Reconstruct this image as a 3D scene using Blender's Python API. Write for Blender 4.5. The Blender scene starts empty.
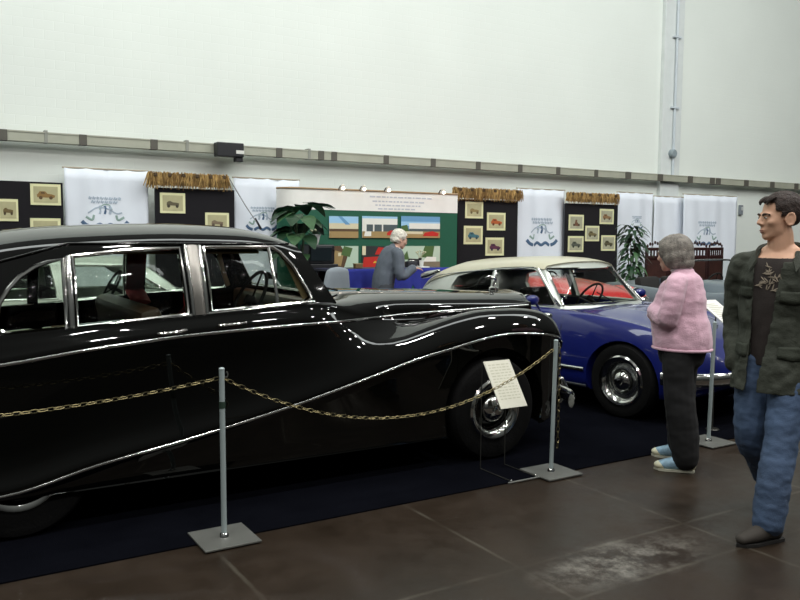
import bpy, bmesh, math, random
from mathutils import Vector, Matrix, noise
from mathutils.bvhtree import BVHTree
random.seed(7)
S = bpy.context.scene
COL = S.collection
PI = math.pi

# ------------------------------------------------------------------ camera numbers
AZ = math.radians(58.4); PITCH = math.atan(64.8/800); ROLL = math.atan(.008); EYE = 1.6; FOC = 800.0
_F = Vector((math.cos(AZ)*math.cos(PITCH), math.sin(AZ)*math.cos(PITCH), -math.sin(PITCH)))
_R0 = Vector((math.sin(AZ), -math.cos(AZ), 0)); _U0 = _R0.cross(_F)
_R = _R0*math.cos(ROLL)+_U0*math.sin(ROLL); _U = -_R0*math.sin(ROLL)+_U0*math.cos(ROLL)
def at(px, py, Y):
    """point of the plane y = Y (a plane parallel to the wall) that the photograph shows at px, py"""
    d = _F+_R*((px-400)/FOC)-_U*((py-300)/FOC)
    t = Y/d.y
    return Vector((d.x*t, Y, EYE+d.z*t))

# ------------------------------------------------------------------ materials
def lin(h):
    if isinstance(h, str):
        h = h.lstrip('#'); c = [int(h[i:i+2], 16)/255 for i in (0, 2, 4)]
    else: c = list(h)
    return tuple((x/12.92 if x <= .04045 else ((x+.055)/1.055)**2.4) for x in c)+(1.0,)
MATS = {}
def mat(name, col, rough=.5, metal=0, bump=0, bscale=40, var=0, vscale=6, coat=0, sheen=0, emit=0, spec=None):
    if name in MATS: return MATS[name]
    m = bpy.data.materials.new(name); m.use_nodes = True
    nt = m.node_tree; b = nt.nodes['Principled BSDF']; L = nt.links
    c = lin(col)
    b.inputs['Base Color'].default_value = c; b.inputs['Roughness'].default_value = rough; b.inputs['Metallic'].default_value = metal
    if coat: b.inputs['Coat Weight'].default_value = coat; b.inputs['Coat Roughness'].default_value = .03
    if sheen: b.inputs['Sheen Weight'].default_value = sheen
    if spec is not None: b.inputs['Specular IOR Level'].default_value = spec
    if emit: b.inputs['Emission Color'].default_value = c; b.inputs['Emission Strength'].default_value = emit
    tc = nt.nodes.new('ShaderNodeTexCoord')
    n = nt.nodes.new('ShaderNodeTexNoise'); n.inputs['Scale'].default_value = vscale; n.inputs['Detail'].default_value = 4
    L.new(tc.outputs['Object'], n.inputs['Vector'])
    v = var or .03
    mp = nt.nodes.new('ShaderNodeMapRange'); mp.inputs[1].default_value = .3; mp.inputs[2].default_value = .7
    mp.inputs[3].default_value = 1-v; mp.inputs[4].default_value = 1+v
    L.new(n.outputs['Fac'], mp.inputs[0])
    hs = nt.nodes.new('ShaderNodeHueSaturation'); hs.inputs['Color'].default_value = c
    L.new(mp.outputs[0], hs.inputs['Value']); L.new(hs.outputs[0], b.inputs['Base Color'])
    if bump:
        n2 = nt.nodes.new('ShaderNodeTexNoise'); n2.inputs['Scale'].default_value = bscale; n2.inputs['Detail'].default_value = 3
        L.new(tc.outputs['Object'], n2.inputs['Vector'])
        bp = nt.nodes.new('ShaderNodeBump'); bp.inputs['Strength'].default_value = bump; bp.inputs['Distance'].default_value = .01
        L.new(n2.outputs['Fac'], bp.inputs['Height']); L.new(bp.outputs[0], b.inputs['Normal'])
    MATS[name] = m; return m
def glass_mat(name, tint, refl=1.0):
    m = bpy.data.materials.new(name); m.use_nodes = True; nt = m.node_tree; L = nt.links
    for n in list(nt.nodes): nt.nodes.remove(n)
    o = nt.nodes.new('ShaderNodeOutputMaterial'); mx = nt.nodes.new('ShaderNodeMixShader')
    t = nt.nodes.new('ShaderNodeBsdfTransparent'); t.inputs[0].default_value = lin(tint)
    g = nt.nodes.new('ShaderNodeBsdfGlossy'); g.inputs['Roughness'].default_value = .02
    f = nt.nodes.new('ShaderNodeFresnel'); f.inputs[0].default_value = 1.3
    ml = nt.nodes.new('ShaderNodeMath'); ml.operation = 'MULTIPLY'; ml.inputs[1].default_value = refl
    ge = nt.nodes.new('ShaderNodeNewGeometry'); bk = nt.nodes.new('ShaderNodeMath'); bk.operation = 'SUBTRACT'; bk.inputs[0].default_value = 1     # only the outer face mirrors
    L.new(ge.outputs['Backfacing'], bk.inputs[1]); m2 = nt.nodes.new('ShaderNodeMath'); m2.operation = 'MULTIPLY'; L.new(bk.outputs[0], m2.inputs[1])
    L.new(f.outputs[0], ml.inputs[0]); L.new(ml.outputs[0], m2.inputs[0]); L.new(m2.outputs[0], mx.inputs[0]); L.new(t.outputs[0], mx.inputs[1]); L.new(g.outputs[0], mx.inputs[2])
    L.new(mx.outputs[0], o.inputs[0]); MATS[name] = m; return m

def wall_mat():
    m = mat('painted_brick', '#e2e7e0', .75, var=.025, vscale=.6); nt = m.node_tree; L = nt.links; b = nt.nodes['Principled BSDF']
    tc = nt.nodes.new('ShaderNodeTexCoord'); mp = nt.nodes.new('ShaderNodeMapping'); mp.inputs['Rotation'].default_value = (PI/2, 0, 0)
    br = nt.nodes.new('ShaderNodeTexBrick'); br.inputs['Scale'].default_value = 2.0; br.inputs['Mortar Size'].default_value = .012; br.inputs['Mortar Smooth'].default_value = .6
    br.inputs['Color1'].default_value = (1, 1, 1, 1); br.inputs['Color2'].default_value = (.9, .9, .9, 1); br.inputs['Mortar'].default_value = (0, 0, 0, 1)
    L.new(tc.outputs['Object'], mp.inputs[0]); L.new(mp.outputs[0], br.inputs['Vector'])
    bp = nt.nodes.new('ShaderNodeBump'); bp.inputs['Strength'].default_value = .16; bp.inputs['Distance'].default_value = .02
    L.new(br.outputs['Color'], bp.inputs['Height']); L.new(bp.outputs[0], b.inputs['Normal'])
    return m

def floor_mat():
    m = bpy.data.materials.new('dark_slab_floor'); m.use_nodes = True; nt = m.node_tree; L = nt.links; b = nt.nodes['Principled BSDF']
    N = nt.nodes.new
    tc = N('ShaderNodeTexCoord'); sp = N('ShaderNodeSeparateXYZ'); L.new(tc.outputs['Object'], sp.inputs[0])
    def M(op, a, b_=None, c_=None):
        n = N('ShaderNodeMath'); n.operation = op
        for i, v in enumerate((a, b_, c_)):
            if v is None: continue
            if isinstance(v, (int, float)): n.inputs[i].default_value = v
            else: L.new(v, n.inputs[i])
        return n.outputs[0]
    def wrapdist(s, off, period):       # distance to the nearest of the lines off + k*period
        return M('ABSOLUTE', M('WRAP', M('SUBTRACT', s, off), period/2, -period/2))
    x, y = sp.outputs[0], sp.outputs[1]
    wob = N('ShaderNodeTexNoise'); wob.inputs['Scale'].default_value = 9; L.new(tc.outputs['Object'], wob.inputs['Vector'])
    w = M('MULTIPLY', M('SUBTRACT', wob.outputs['Fac'], .5), .012)
    yw, xw = M('ADD', y, w), M('ADD', x, w)
    d1 = wrapdist(yw, 2.50, 1.58); d2 = wrapdist(yw, 2.89, 1.58)
    dx = wrapdist(xw, 2.467, 1.188)
    dmin = M('MINIMUM', M('MINIMUM', d1, d2), dx)
    line = N('ShaderNodeMapRange'); line.inputs[1].default_value = .004; line.inputs[2].default_value = .016; line.inputs[3].default_value = 1; line.inputs[4].default_value = 0
    L.new(dmin, line.inputs[0])
    # base tone with wear
    n1 = N('ShaderNodeTexNoise'); n1.inputs['Scale'].default_value = 2.2; n1.inputs['Detail'].default_value = 8; n1.inputs['Roughness'].default_value = .7
    L.new(tc.outputs['Object'], n1.inputs['Vector'])
    r1 = N('ShaderNodeValToRGB'); r1.color_ramp.elements[0].position = .3; r1.color_ramp.elements[1].position = .75
    r1.color_ramp.elements[0].color = lin('#221b14'); r1.color_ramp.elements[1].color = lin('#332920')
    L.new(n1.outputs['Fac'], r1.inputs[0])
    mx1 = N('ShaderNodeMixRGB'); mx1.inputs[2].default_value = lin('#4a453c')
    brk = N('ShaderNodeTexNoise'); brk.inputs['Scale'].default_value = 3; L.new(tc.outputs['Object'], brk.inputs['Vector'])
    bm_ = N('ShaderNodeMapRange'); bm_.inputs[1].default_value = .4; bm_.inputs[2].default_value = .6; bm_.inputs[3].default_value = .15; bm_.inputs[4].default_value = .8
    L.new(brk.outputs['Fac'], bm_.inputs[0])
    L.new(M('MULTIPLY', line.outputs[0], bm_.outputs[0]), mx1.inputs[0]); L.new(r1.outputs[0], mx1.inputs[1])
    # pale scuffed patch on the narrow strip of slabs
    ex = M('DIVIDE', M('SUBTRACT', x, 3.0), .62); ey = M('DIVIDE', M('SUBTRACT', y, 2.70), .24)
    r = M('SQRT', M('ADD', M('MULTIPLY', ex, ex), M('MULTIPLY', ey, ey)))
    pm = N('ShaderNodeMapRange'); pm.inputs[1].default_value = .35; pm.inputs[2].default_value = 1.05; pm.inputs[3].default_value = 1; pm.inputs[4].default_value = 0
    L.new(r, pm.inputs[0])
    n3 = N('ShaderNodeTexNoise'); n3.inputs['Scale'].default_value = 6; n3.inputs['Detail'].default_value = 9; n3.inputs['Roughness'].default_value = .75
    L.new(tc.outputs['Object'], n3.inputs['Vector'])
    p3 = N('ShaderNodeMapRange'); p3.inputs[1].default_value = .45; p3.inputs[2].default_value = .68
    L.new(n3.outputs['Fac'], p3.inputs[0])
    mx2 = N('ShaderNodeMixRGB'); mx2.inputs[2].default_value = lin('#8a867d')
    L.new(M('MULTIPLY', M('MULTIPLY', pm.outputs[0], p3.outputs[0]), .9), mx2.inputs[0]); L.new(mx1.outputs[0], mx2.inputs[1])
    L.new(mx2.outputs[0], b.inputs['Base Color'])
    rr = N('ShaderNodeMapRange'); rr.inputs[1].default_value = .3; rr.inputs[2].default_value = .7; rr.inputs[3].default_value = .28; rr.inputs[4].default_value = .5
    L.new(n1.outputs['Fac'], rr.inputs[0]); L.new(rr.outputs[0], b.inputs['Roughness'])
    b.inputs['Specular IOR Level'].default_value = .3
    bp = N('ShaderNodeBump'); bp.inputs['Strength'].default_value = .15; bp.inputs['Distance'].default_value = .004
    L.new(n3.outputs['Fac'], bp.inputs['Height']); L.new(bp.outputs[0], b.inputs['Normal'])
    return m

CHROME = mat('chrome', '#c4c4c0', .12, 1)
BRASS = mat('aged_chain_metal', '#7d7354', .35, 1)
STEEL = mat('grey_painted_steel', '#a9b0ae', .4, .3)
BLACK = mat('black_coachwork', '#050504', .5, coat=1, spec=0)
BLUE = mat('deep_blue_paint', '#101a60', .4, coat=1, spec=.2)
CREAM = mat('cream_roof_paint', '#bdb9a2', .35, coat=.4)
SILVER = mat('silver_grey_paint', '#b9beb6', .3, .2, coat=.6)
RED = mat('red_paint', '#c8161a', .3, coat=1)
GREYBLUE = mat('grey_blue_paint', '#4a5660', .3, coat=.7)
RUBBER = mat('tyre_rubber', '#0a0a0a', .8, spec=.15, bump=.3, bscale=60)
DARKTRIM = mat('dark_underbody', '#080808', .9)
LEATHER = mat('brown_leather', '#3d2a1c', .45, bump=.2, bscale=90, var=.1)
TAN = mat('tan_headlining', '#8a7353', .8, var=.05)
WALNUT = mat('walnut_veneer', '#4a2e18', .3, var=.25, vscale=14)
DARKSEAT = mat('dark_seat_cloth', '#1a1817', .85)
PILLAR = mat('brushed_pillar_metal', '#8d8a84', .3, 1)
GREYBUMP = mat('bright_metal', '#c9ccca', .25, 1)
GLASS = glass_mat('clear_glass', '#f6f8f6', .55)
GLASSD = glass_mat('tinted_glass', '#eef2ee', 1.3)

# ------------------------------------------------------------------ objects
def tag(o, label=None, cat=None, group=None, kind=None):
    if label: o['label'] = label
    if cat: o['category'] = cat
    if group: o['group'] = group
    if kind: o['kind'] = kind
    return o
def thing(name, label, cat, loc=(0, 0, 0), rz=0, group=None):
    o = bpy.data.objects.new(name, None); COL.objects.link(o); o.location = loc; o.rotation_euler = (0, 0, rz)
    o.empty_display_size = .1
    return tag(o, label, cat, group)
def copy_tree(o, parent=None):
    c = o.copy(); COL.objects.link(c); c.parent = parent
    for ch in list(o.children): copy_tree(ch, c)
    return c
def pchip(keys):
    ts = [k[0] for k in keys]; vs = [k[1] if isinstance(k[1], (tuple, list)) else (k[1],) for k in keys]
    scalar = not isinstance(keys[0][1], (tuple, list)); n = len(ts); D = len(vs[0])
    h = [ts[i+1]-ts[i] for i in range(n-1)]
    sl = [[(vs[i+1][j]-vs[i][j])/h[i] for j in range(D)] for i in range(n-1)]
    m = []
    for i in range(n):
        row = []
        for j in range(D):
            if i == 0: row.append(sl[0][j])
            elif i == n-1: row.append(sl[-1][j])
            else:
                a, b = sl[i-1][j], sl[i][j]
                if a*b <= 0: row.append(0)
                else:
                    w1 = 2*h[i]+h[i-1]; w2 = h[i]+2*h[i-1]; row.append((w1+w2)/(w1/a+w2/b))
        m.append(row)
    def f(t):
        t = min(max(t, ts[0]), ts[-1]); i = 0
        while i < n-2 and t > ts[i+1]: i += 1
        u = (t-ts[i])/h[i]; H = h[i]
        a, b, c, d = 2*u**3-3*u**2+1, u**3-2*u**2+u, -2*u**3+3*u**2, u**3-u**2
        r = [a*vs[i][j]+b*H*m[i][j]+c*vs[i+1][j]+d*H*m[i+1][j] for j in range(D)]
        return r[0] if scalar else r
    return f
def smooth_line(pts, k=4, closed=False):
    P = [Vector(p) for p in pts]; n = len(P); out = []
    rng = range(n if closed else n-1)
    for i in rng:
        p1, p2 = P[i], P[(i+1) % n]
        p0 = P[i-1] if (closed or i > 0) else p1*2-p2
        p3 = P[(i+2) % n] if (closed or i+2 < n) else p2*2-p1
        for j in range(k):
            t = j/k
            out.append(.5*((2*p1)+(p2-p0)*t+(2*p0-5*p1+4*p2-p3)*t*t+(3*p1-p0-3*p2+p3)*t**3))
    if not closed: out.append(P[-1])
    return out

class G:
    """collects shapes into one mesh"""
    def __init__(s): s.bm = bmesh.new(); s.mi = 0
    def face(s, vs):
        try:
            f = s.bm.faces.new(vs); f.material_index = s.mi; return f
        except ValueError: return None
    def box(s, c, d, rot=None, bev=0):
        r = bmesh.ops.create_cube(s.bm, size=1)
        vs = r['verts']
        for v in vs: v.co = Vector((v.co.x*d[0], v.co.y*d[1], v.co.z*d[2]))
        if bev:
            es = list({e for v in vs for e in v.link_edges})
            rr = bmesh.ops.bevel(s.bm, geom=es, offset=bev, segments=2, profile=.5, affect='EDGES')
            vs = list({v for f in rr['faces'] for v in f.verts} | {v for v in vs if v.is_valid})
        M = Matrix.Translation(Vector(c))
        if rot is not None: M = M @ (rot.to_4x4() if not isinstance(rot, Matrix) or len(rot) == 3 else rot)
        for v in vs: v.co = M @ v.co
        for f in {f for v in vs for f in v.link_faces}: f.material_index = s.mi
        return s
    def ring(s, pts): return [s.bm.verts.new(p) for p in pts]
    def bridge(s, a, b, closed=True):
        n = len(a)
        for i in range(n if closed else n-1):
            j = (i+1) % n; s.face((a[i], a[j], b[j], b[i]))
    def loft(s, rings, caps=True, closed=True, loop=False):
        R = [s.ring(r) for r in rings]
        for i in range(len(R)-1): s.bridge(R[i], R[i+1], closed)
        if loop: s.bridge(R[-1], R[0], closed)
        elif caps: s.face(list(reversed(R[0]))); s.face(R[-1])
        return s
    def tube(s, pts, r, seg=8, closed=False, flat=None, ref=None):
        P = [Vector(p) for p in pts]; n = len(P)
        rad = r if isinstance(r, (list, tuple)) else [r]*n
        T = []
        for i in range(n):
            a = P[i-1] if (closed or i) else P[i]; b = P[(i+1) % n] if (closed or i < n-1) else P[i]
            T.append((b-a).normalized())
        up = Vector(ref) if ref else (Vector((0, 0, 1)) if abs(T[0].z) < .9 else Vector((1, 0, 0)))
        rings = []; u = (up-T[0]*up.dot(T[0])).normalized()
        for i in range(n):
            if ref: u = Vector(ref)-T[i]*Vector(ref).dot(T[i])
            else: u = u-T[i]*u.dot(T[i])
            u.normalize(); w = T[i].cross(u)
            q = rad[i]; ra, rb = (q if isinstance(q, (tuple, list)) else (q, q*(flat or 1)))
            rings.append([P[i]+u*(ra*math.cos(2*PI*k/seg))+w*(rb*math.sin(2*PI*k/seg)) for k in range(seg)])
        return s.loft(rings, caps=not closed, loop=closed)
    def limb(s, pts, rads, k=4, seg=14, ref=(0, 1, 0)):
        """rounded-end tapering limb; rads: r or (a along ref, b)"""
        n = len(pts); R = [q if isinstance(q, (tuple, list)) else (q, q) for q in rads]
        ln = smooth_line([tuple(pts[i]) for i in range(n)], k)
        rl = smooth_line([(R[i][0], R[i][1], 0) for i in range(n)], k)
        rl = [(max(v.x, .002), max(v.y, .002)) for v in rl]
        a, b = ln[0], ln[-1]; da = (ln[0]-ln[1]).normalized(); db = (ln[-1]-ln[-2]).normalized()
        pre, post, pr, po = [], [], [], []
        for ang in (80, 55, 28):
            t = math.radians(ang); m = min(rl[0]); pre.append(a+da*m*math.sin(t)*.9); pr.append((rl[0][0]*math.cos(t), rl[0][1]*math.cos(t)))
        for ang in (28, 55, 80):
            t = math.radians(ang); m = min(rl[-1]); post.append(b+db*m*math.sin(t)*.9); po.append((rl[-1][0]*math.cos(t), rl[-1][1]*math.cos(t)))
        return s.tube(pre+ln+post, pr+rl+po, seg, ref=ref)
    def ball(s, c, r, seg=16, rings=10, rot=None):
        r = (r, r, r) if isinstance(r, (int, float)) else r
        q = bmesh.ops.create_uvsphere(s.bm, u_segments=seg, v_segments=rings, radius=1)
        M = Matrix.Translation(Vector(c)) @ ((rot.to_4x4()) if rot is not None else Matrix()) @ Matrix.Diagonal((*r, 1))
        for v in q['verts']: v.co = M @ v.co
        for f in {f for v in q['verts'] for f in v.link_faces}: f.material_index = s.mi
        return s
    def lathe(s, prof, seg=24, M=None, closed=False):
        """prof: (radius, height) about local z"""
        M = M or Matrix(); rings = []
        for r, z in prof: rings.append([M @ Vector((max(r, 1e-4)*math.cos(2*PI*k/seg), max(r, 1e-4)*math.sin(2*PI*k/seg), z)) for k in range(seg)])
        return s.loft(rings, caps=not closed, loop=closed)
    def prism(s, poly, vec):
        v = Vector(vec); a = s.ring(poly); b = s.ring([Vector(p)+v for p in poly]); s.bridge(a, b); s.face(list(reversed(a))); s.face(b); return s
    def quad(s, pts): s.face(s.ring(pts)); return s
    def mesh(s, name='m', smooth=40, fix=True):
        if fix: bmesh.ops.recalc_face_normals(s.bm, faces=s.bm.faces)
        if smooth:
            for f in s.bm.faces: f.smooth = True
            a = math.radians(smooth)
            for e in s.bm.edges:
                if len(e.link_faces) == 2 and e.calc_face_angle(0) > a: e.smooth = False
        me = bpy.data.meshes.new(name); s.bm.to_mesh(me); s.bm.free(); return me
    def build(s, name, m, parent=None, smooth=40, label=None, loc=None, fix=True):
        return link(s.mesh(name, smooth, fix), name, m, parent, label, loc)
def link(me, name, m, parent=None, label=None, loc=None):
    for x in (m if isinstance(m, (list, tuple)) else [m]): me.materials.append(x)
    o = bpy.data.objects.new(name, me); COL.objects.link(o)
    if parent: o.parent = parent
    if loc: o.location = loc
    if label: o['label'] = label
    return o
def evaluated(me, mods):
    """mesh after modifiers; mods: list of (type, dict)"""
    o = bpy.data.objects.new('tmp', me); COL.objects.link(o)
    for t, d in mods:
        md = o.modifiers.new('m', t)
        for k, v in d.items(): setattr(md, k, v)
    dg = bpy.context.evaluated_depsgraph_get()
    r = bpy.data.meshes.new_from_object(o.evaluated_get(dg)); bpy.data.objects.remove(o); return r
def outward(me):
    bm = bmesh.new(); bm.from_mesh(me); bmesh.ops.remove_doubles(bm, verts=bm.verts, dist=1e-5); bmesh.ops.recalc_face_normals(bm, faces=bm.faces)
    if bm.calc_volume(signed=True) < 0: bmesh.ops.reverse_faces(bm, faces=bm.faces)
    bmesh.ops.triangulate(bm, faces=[f for f in bm.faces if len(f.verts) > 4]); bm.to_mesh(me); bm.free(); return me
def cut(me, *cutters):
    """boolean difference"""
    tmp = []; outward(me)
    for c in cutters: outward(c)
    for c in cutters:
        o = bpy.data.objects.new('cutter', c); COL.objects.link(o); tmp.append(o)
    r = evaluated(me, [('BOOLEAN', dict(operation='DIFFERENCE', solver='EXACT', object=o)) for o in tmp])
    for o in tmp: bpy.data.objects.remove(o)
    return r
def sharpen(me, ang=35):
    bm = bmesh.new(); bm.from_mesh(me)
    for f in bm.faces: f.smooth = True
    for e in bm.edges: e.smooth = not (len(e.link_faces) == 2 and e.calc_face_angle(0) > math.radians(ang))
    bm.to_mesh(me); bm.free(); return me
def remesh(g, voxel, it=3, fac=.5):
    me = g.mesh('r', 0)
    me = evaluated(me, [('REMESH', dict(mode='VOXEL', voxel_size=voxel, use_smooth_shade=True)), ('SMOOTH', dict(factor=fac, iterations=it))])
    for p in me.polygons: p.use_smooth = True
    return me
def keep(me, pred, thick=0):
    """drop faces whose centre fails pred, then give the shell a thickness"""
    bm = bmesh.new(); bm.from_mesh(me)
    bmesh.ops.delete(bm, geom=[f for f in bm.faces if not pred(f.calc_center_median())], context='FACES')
    bmesh.ops.delete(bm, geom=[v for v in bm.verts if not v.link_faces], context='VERTS')
    bd = [v for v in bm.verts if v.is_boundary]
    for _ in range(4): bmesh.ops.smooth_vert(bm, verts=bd, factor=.5, use_axis_x=True, use_axis_y=True, use_axis_z=True)
    bm.to_mesh(me); bm.free()
    if thick: me = evaluated(me, [('SOLIDIFY', dict(thickness=thick, offset=-1))])
    for p in me.polygons: p.use_smooth = True
    return me
def crumple(me, amp, sc, stretch=(1, 1, 1)):
    me.update(); ns = [v.normal.copy() for v in me.vertices]
    for v, n in zip(me.vertices, ns):
        q = Vector((v.co.x*stretch[0], v.co.y*stretch[1], v.co.z*stretch[2]))*sc
        v.co += n*amp*(noise.noise(q)+.5*noise.noise(q*2.1))
    return me
#PART2
# ------------------------------------------------------------------ the hall
WY = 11.6
wm = wall_mat()
g = G(); g.box((9, WY+.15, 4.75), (34, .3, 9.5)); tag(g.build('wall_back', wm, smooth=0), kind='structure')
g = G(); g.box((13.73, WY-.04, 4.75), (.58, .10, 9.5), bev=.015); tag(g.build('trim_1', mat('pier_paint', '#d3d8d6', .7, var=.03), smooth=0), 'white painted wall pier', kind='structure')
g = G(); g.box((9, 0.5, -.1), (34, 22.4, .2)); tag(g.build('floor', floor_mat(), smooth=0), kind='structure')
g = G(); g.box((6, 7.75, .004), (24, 7.6, .008)); tag(g.build('carpet', mat('navy_carpet', '#0c0d12', .95, spec=.0, bump=.5, bscale=220, var=.15, vscale=3), smooth=0), 'dark navy exhibition carpet under the cars', 'carpet', kind='structure')

# trunking along the wall
tr = thing('cable_trunking', 'long grey cable trunking running along the white wall', 'cable trunking', (9, WY-.095, 2.83))
TRM = mat('trunking_paint', '#a6a797', .55, var=.06); TRD = mat('trunking_joint', '#57544c', .6)
g = G(); g.box((0, -.055, 0), (33.8, .11, .135), bev=.006); g.box((0, -.112, .06), (33.8, .012, .018)); g.build('duct', TRM, tr, 0)
for px, py in [(3, 137), (83, 142), (154, 145), (279, 153), (321, 155), (334, 156), (386, 158.5), (433, 161), (478, 164), (520, 167), (558, 169), (596, 172), (628, 174), (660, 177), (690, 179), (712, 180.5), (718, 181), (746, 183), (772, 185), (796, 187)]:
    p = at(px, py, WY-.2); g = G(); g.box((p.x-9, -.06, 0), (.10 if px < 600 else .16, .124, .14), bev=.004); g.build('joint_cover', TRD, tr, 0)
for px in (46, 187, 309):
    p = at(px, 140, WY-.2); g = G(); g.box((p.x-9, -.06, .01), (.04, .13, .16)); g.build('clip', mat('clip_grey', '#8d8f86', .5), tr, 0)
p = at(229, 150, WY-.3)
sp = thing('wall_control_box', 'small black box with a white label fixed on the wall trunking', 'electrical box', (p.x, WY-.205, p.z))
g = G(); g.box((0, -.09, 0), (.40, .17, .2), bev=.012); g.build('housing', mat('black_plastic', '#1b1c20', .45), sp, 0)
g = G(); g.box((.14, -.178, -.03), (.12, .006, .05)); g.build('white_label', mat('paper_white', '#d8d8d2', .7), sp, 0)
g = G(); g.box((.14, -.09, -.13), (.11, .11, .07), bev=.01); g.build('cable_gland', mat('black_plastic', '#1b1c20', .45), sp, 0)
# conduit on the pier
cd = thing('wall_conduit', 'thin white conduit with a round junction box on the wall pier', 'conduit', (13.77, WY-.09, 2.9))
cw = mat('conduit_white', '#c3cbd0', .4)
g = G(); g.tube([(0, -.03, .0), (0, -.03, 6)], .028, 8); g.build('pipe', cw, cd)
g = G(); g.lathe([(.0, 0), (.09, 0), (.09, .08), (.07, .1), (0, .1)], 16, Matrix.Translation((-.03, 0, .45)) @ Matrix.Rotation(PI/2, 4, 'X')); g.build('junction_box', mat('grey_junction', '#8b979c', .5), cd)
for z in (1.4, 2.84): 
    g = G(); g.box((0, -.03, z), (.22, .06, .04), bev=.005); g.build('bracket', cw, cd, 0)
# small wall socket beside the last banner
p = at(739.5, 210, WY)
ws = thing('light_switch', 'small grey switch box on bare white wall near the tall man', 'switch', (p.x, WY, p.z))
g = G(); g.box((0, -.03, 0), (.11, .06, .22), bev=.01); g.build('switch_box', mat('switch_grey', '#7c8288', .5), ws, 0)
g = G(); g.box((0, -.065, .03), (.05, .012, .08), bev=.003); g.build('rocker', mat('switch_white', '#c7c9c9', .5), ws, 0)

# ------------------------------------------------------------------ display boards, fringes, photographs
BOARDM = mat('black_felt_board', '#0f0c12', .95, bump=.3, bscale=200)
ALU = mat('board_edge_metal', '#55585c', .4, .6)
def board(x0, x1, ztop, Y, label):
    t = thing('display_board', label, 'display board', ((x0+x1)/2, Y, 0), group=None)
    w = x1-x0
    g = G(); g.box((0, 0, (ztop+.35)/2), (w, .035, ztop-.35), bev=.006); g.build('felt_panel', BOARDM, t, 0)
    for sx in (-1, 1):
        g = G(); g.box((sx*(w/2-.02), .03, ztop/2), (.04, .03, ztop-.01)); g.box((sx*(w/2-.02), .03, .02), (.05, .5, .035)); g.build('post', ALU, t, 0)
    return t
FRINGE = [mat('reed_straw', '#b09059', .85, var=.4, vscale=12), mat('reed_brown', '#806338', .85, var=.4, vscale=12)]
def fringe(x0, x1, ztop, zbot, Y, label):
    t = thing('thatch_valance', label, 'reed valance', ((x0+x1)/2, Y, ztop))
    w = x1-x0; h = ztop-zbot; g = G()
    n = int(w*260)
    for i in range(n):
        x = -w/2+w*random.random(); y = -.02-.05*random.random()
        l = h*(.8+.3*random.random()); z0 = -.04*random.random()+.015; r = .005+.005*random.random(); g.mi = random.random() < .45
        dx = random.uniform(-.07, .07)
        g.tube([(x, y, z0), (x+dx*.5, y-.02*random.random(), z0-l*.5), (x+dx, y, z0-l)], [r, r, r*.5], 4)
    o = g.build('reeds', FRINGE, t, 60)
    g = G(); g.box((0, -.01, -h*.45), (w*.985, .03, h*.86)); g.build('backing_mat', FRINGE[1], t, 0)
    for k in range(6):
        x = -w/2+w*(k+.5)/6; g = G(); g.box((x, -.07, -.03), (.05, .03, .05), bev=.008); g.build('binding_knot', mat('binding_cord', '#4d3c28', .9), t, 0)
    return t
MATB = mat('cream_mount', '#e0deb0', .8); SEPIA = mat('sepia_print', '#b3ad86', .7, var=.15, vscale=5); GREYP = mat('grey_print', '#a9a78e', .7, var=.2, vscale=5)
def photo(px, py, wpx, hpx, Y, label, inks, group, tone=None, style=0):
    a = at(px-wpx/2, py-hpx/2, Y); b = at(px+wpx/2, py+hpx/2, Y)
    w = abs(b.x-a.x); h = abs(a.z-b.z)
    t = thing('mounted_photograph', label, 'photograph', ((a.x+b.x)/2, Y, (a.z+b.z)/2), group=group)
    g = G(); g.box((0, -.004, 0), (w, .008, h)); g.build('mount', MATB, t, 0)
    g = G(); g.box((0, -.0095, 0), (w*.80, .003, h*.76)); g.build('print', tone or SEPIA, t, 0)
    # the little motor car in the picture, printed flat
    ms = [mat('ink_'+c, c, .7) for c in inks]
    g = G(); W, H = w*.8, h*.76; y = -.0115
    def poly(pts, mi): g.mi = mi; g.face(g.ring([(x*W/2, y, z*H/2) for x, z in pts]))
    if style == 0:
        poly([(-.7, -.35), (.7, -.4), (.78, -.1), (.5, .05), (.15, .1), (-.05, .4), (-.5, .4), (-.65, .05), (-.75, 0)], 0)
    elif style == 1:
        poly([(-.62, -.3), (.6, -.35), (.62, 0), (.3, .08), (.0, .1), (-.25, .28), (-.45, .22), (-.6, .05)], 0)
    else:
        poly([(-.4, -.55), (.35, -.6), (.3, -.1), (.1, .1), (.15, .45), (-.15, .5), (-.25, 0)], 0)
    y = -.0125
    for cx in (-.42, .42):
        poly([(cx+.16*math.cos(k*PI/5), -.4+.22*math.sin(k*PI/5)) for k in range(10)], 1 if len(ms) > 1 else 0)
    y = -.0122
    if style == 0: poly([(-.42, .1), (-.05, .1), (-.12, .3), (-.38, .3)], 1 if len(ms) > 1 else 0)
    g.build('printed_picture', ms, t, 0, fix=False)
    return t
BY = 11.3
board(at(0, 181, BY).x-1.3, at(62.5, 183, BY).x, at(40, 182, BY).z, BY, 'black felt display board with three pictures, nearest the photo\'s left edge')
board(at(155, 188, BY).x, at(234, 189, BY).x, at(200, 189, BY).z, BY, 'black felt display board with two pictures under a reed valance behind the black limousine')
board(at(457.5, 200, BY).x, at(517.5, 200, BY).x, at(490, 200, BY).z, BY, 'black felt display board with four pictures next to the green stand')
board(at(565.5, 203, BY).x, at(617.5, 205, BY).x, at(590, 204, BY).z, BY, 'black felt display board with five pictures above the blue car')
FY = BY-.03
def fr(x0, x1, y0, y1, label): a = at(x0, y0, FY); b = at(x1, y1, FY); fringe(a.x, b.x, at((x0+x1)/2, y0, FY).z, at((x0+x1)/2, y1, FY).z, FY, label)
fr(147, 229, 174, 188, 'long shaggy brown reed valance over the board with two pictures')
fr(452, 520, 189, 200, 'brown reed valance over the board with four pictures beside green stand')
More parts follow.
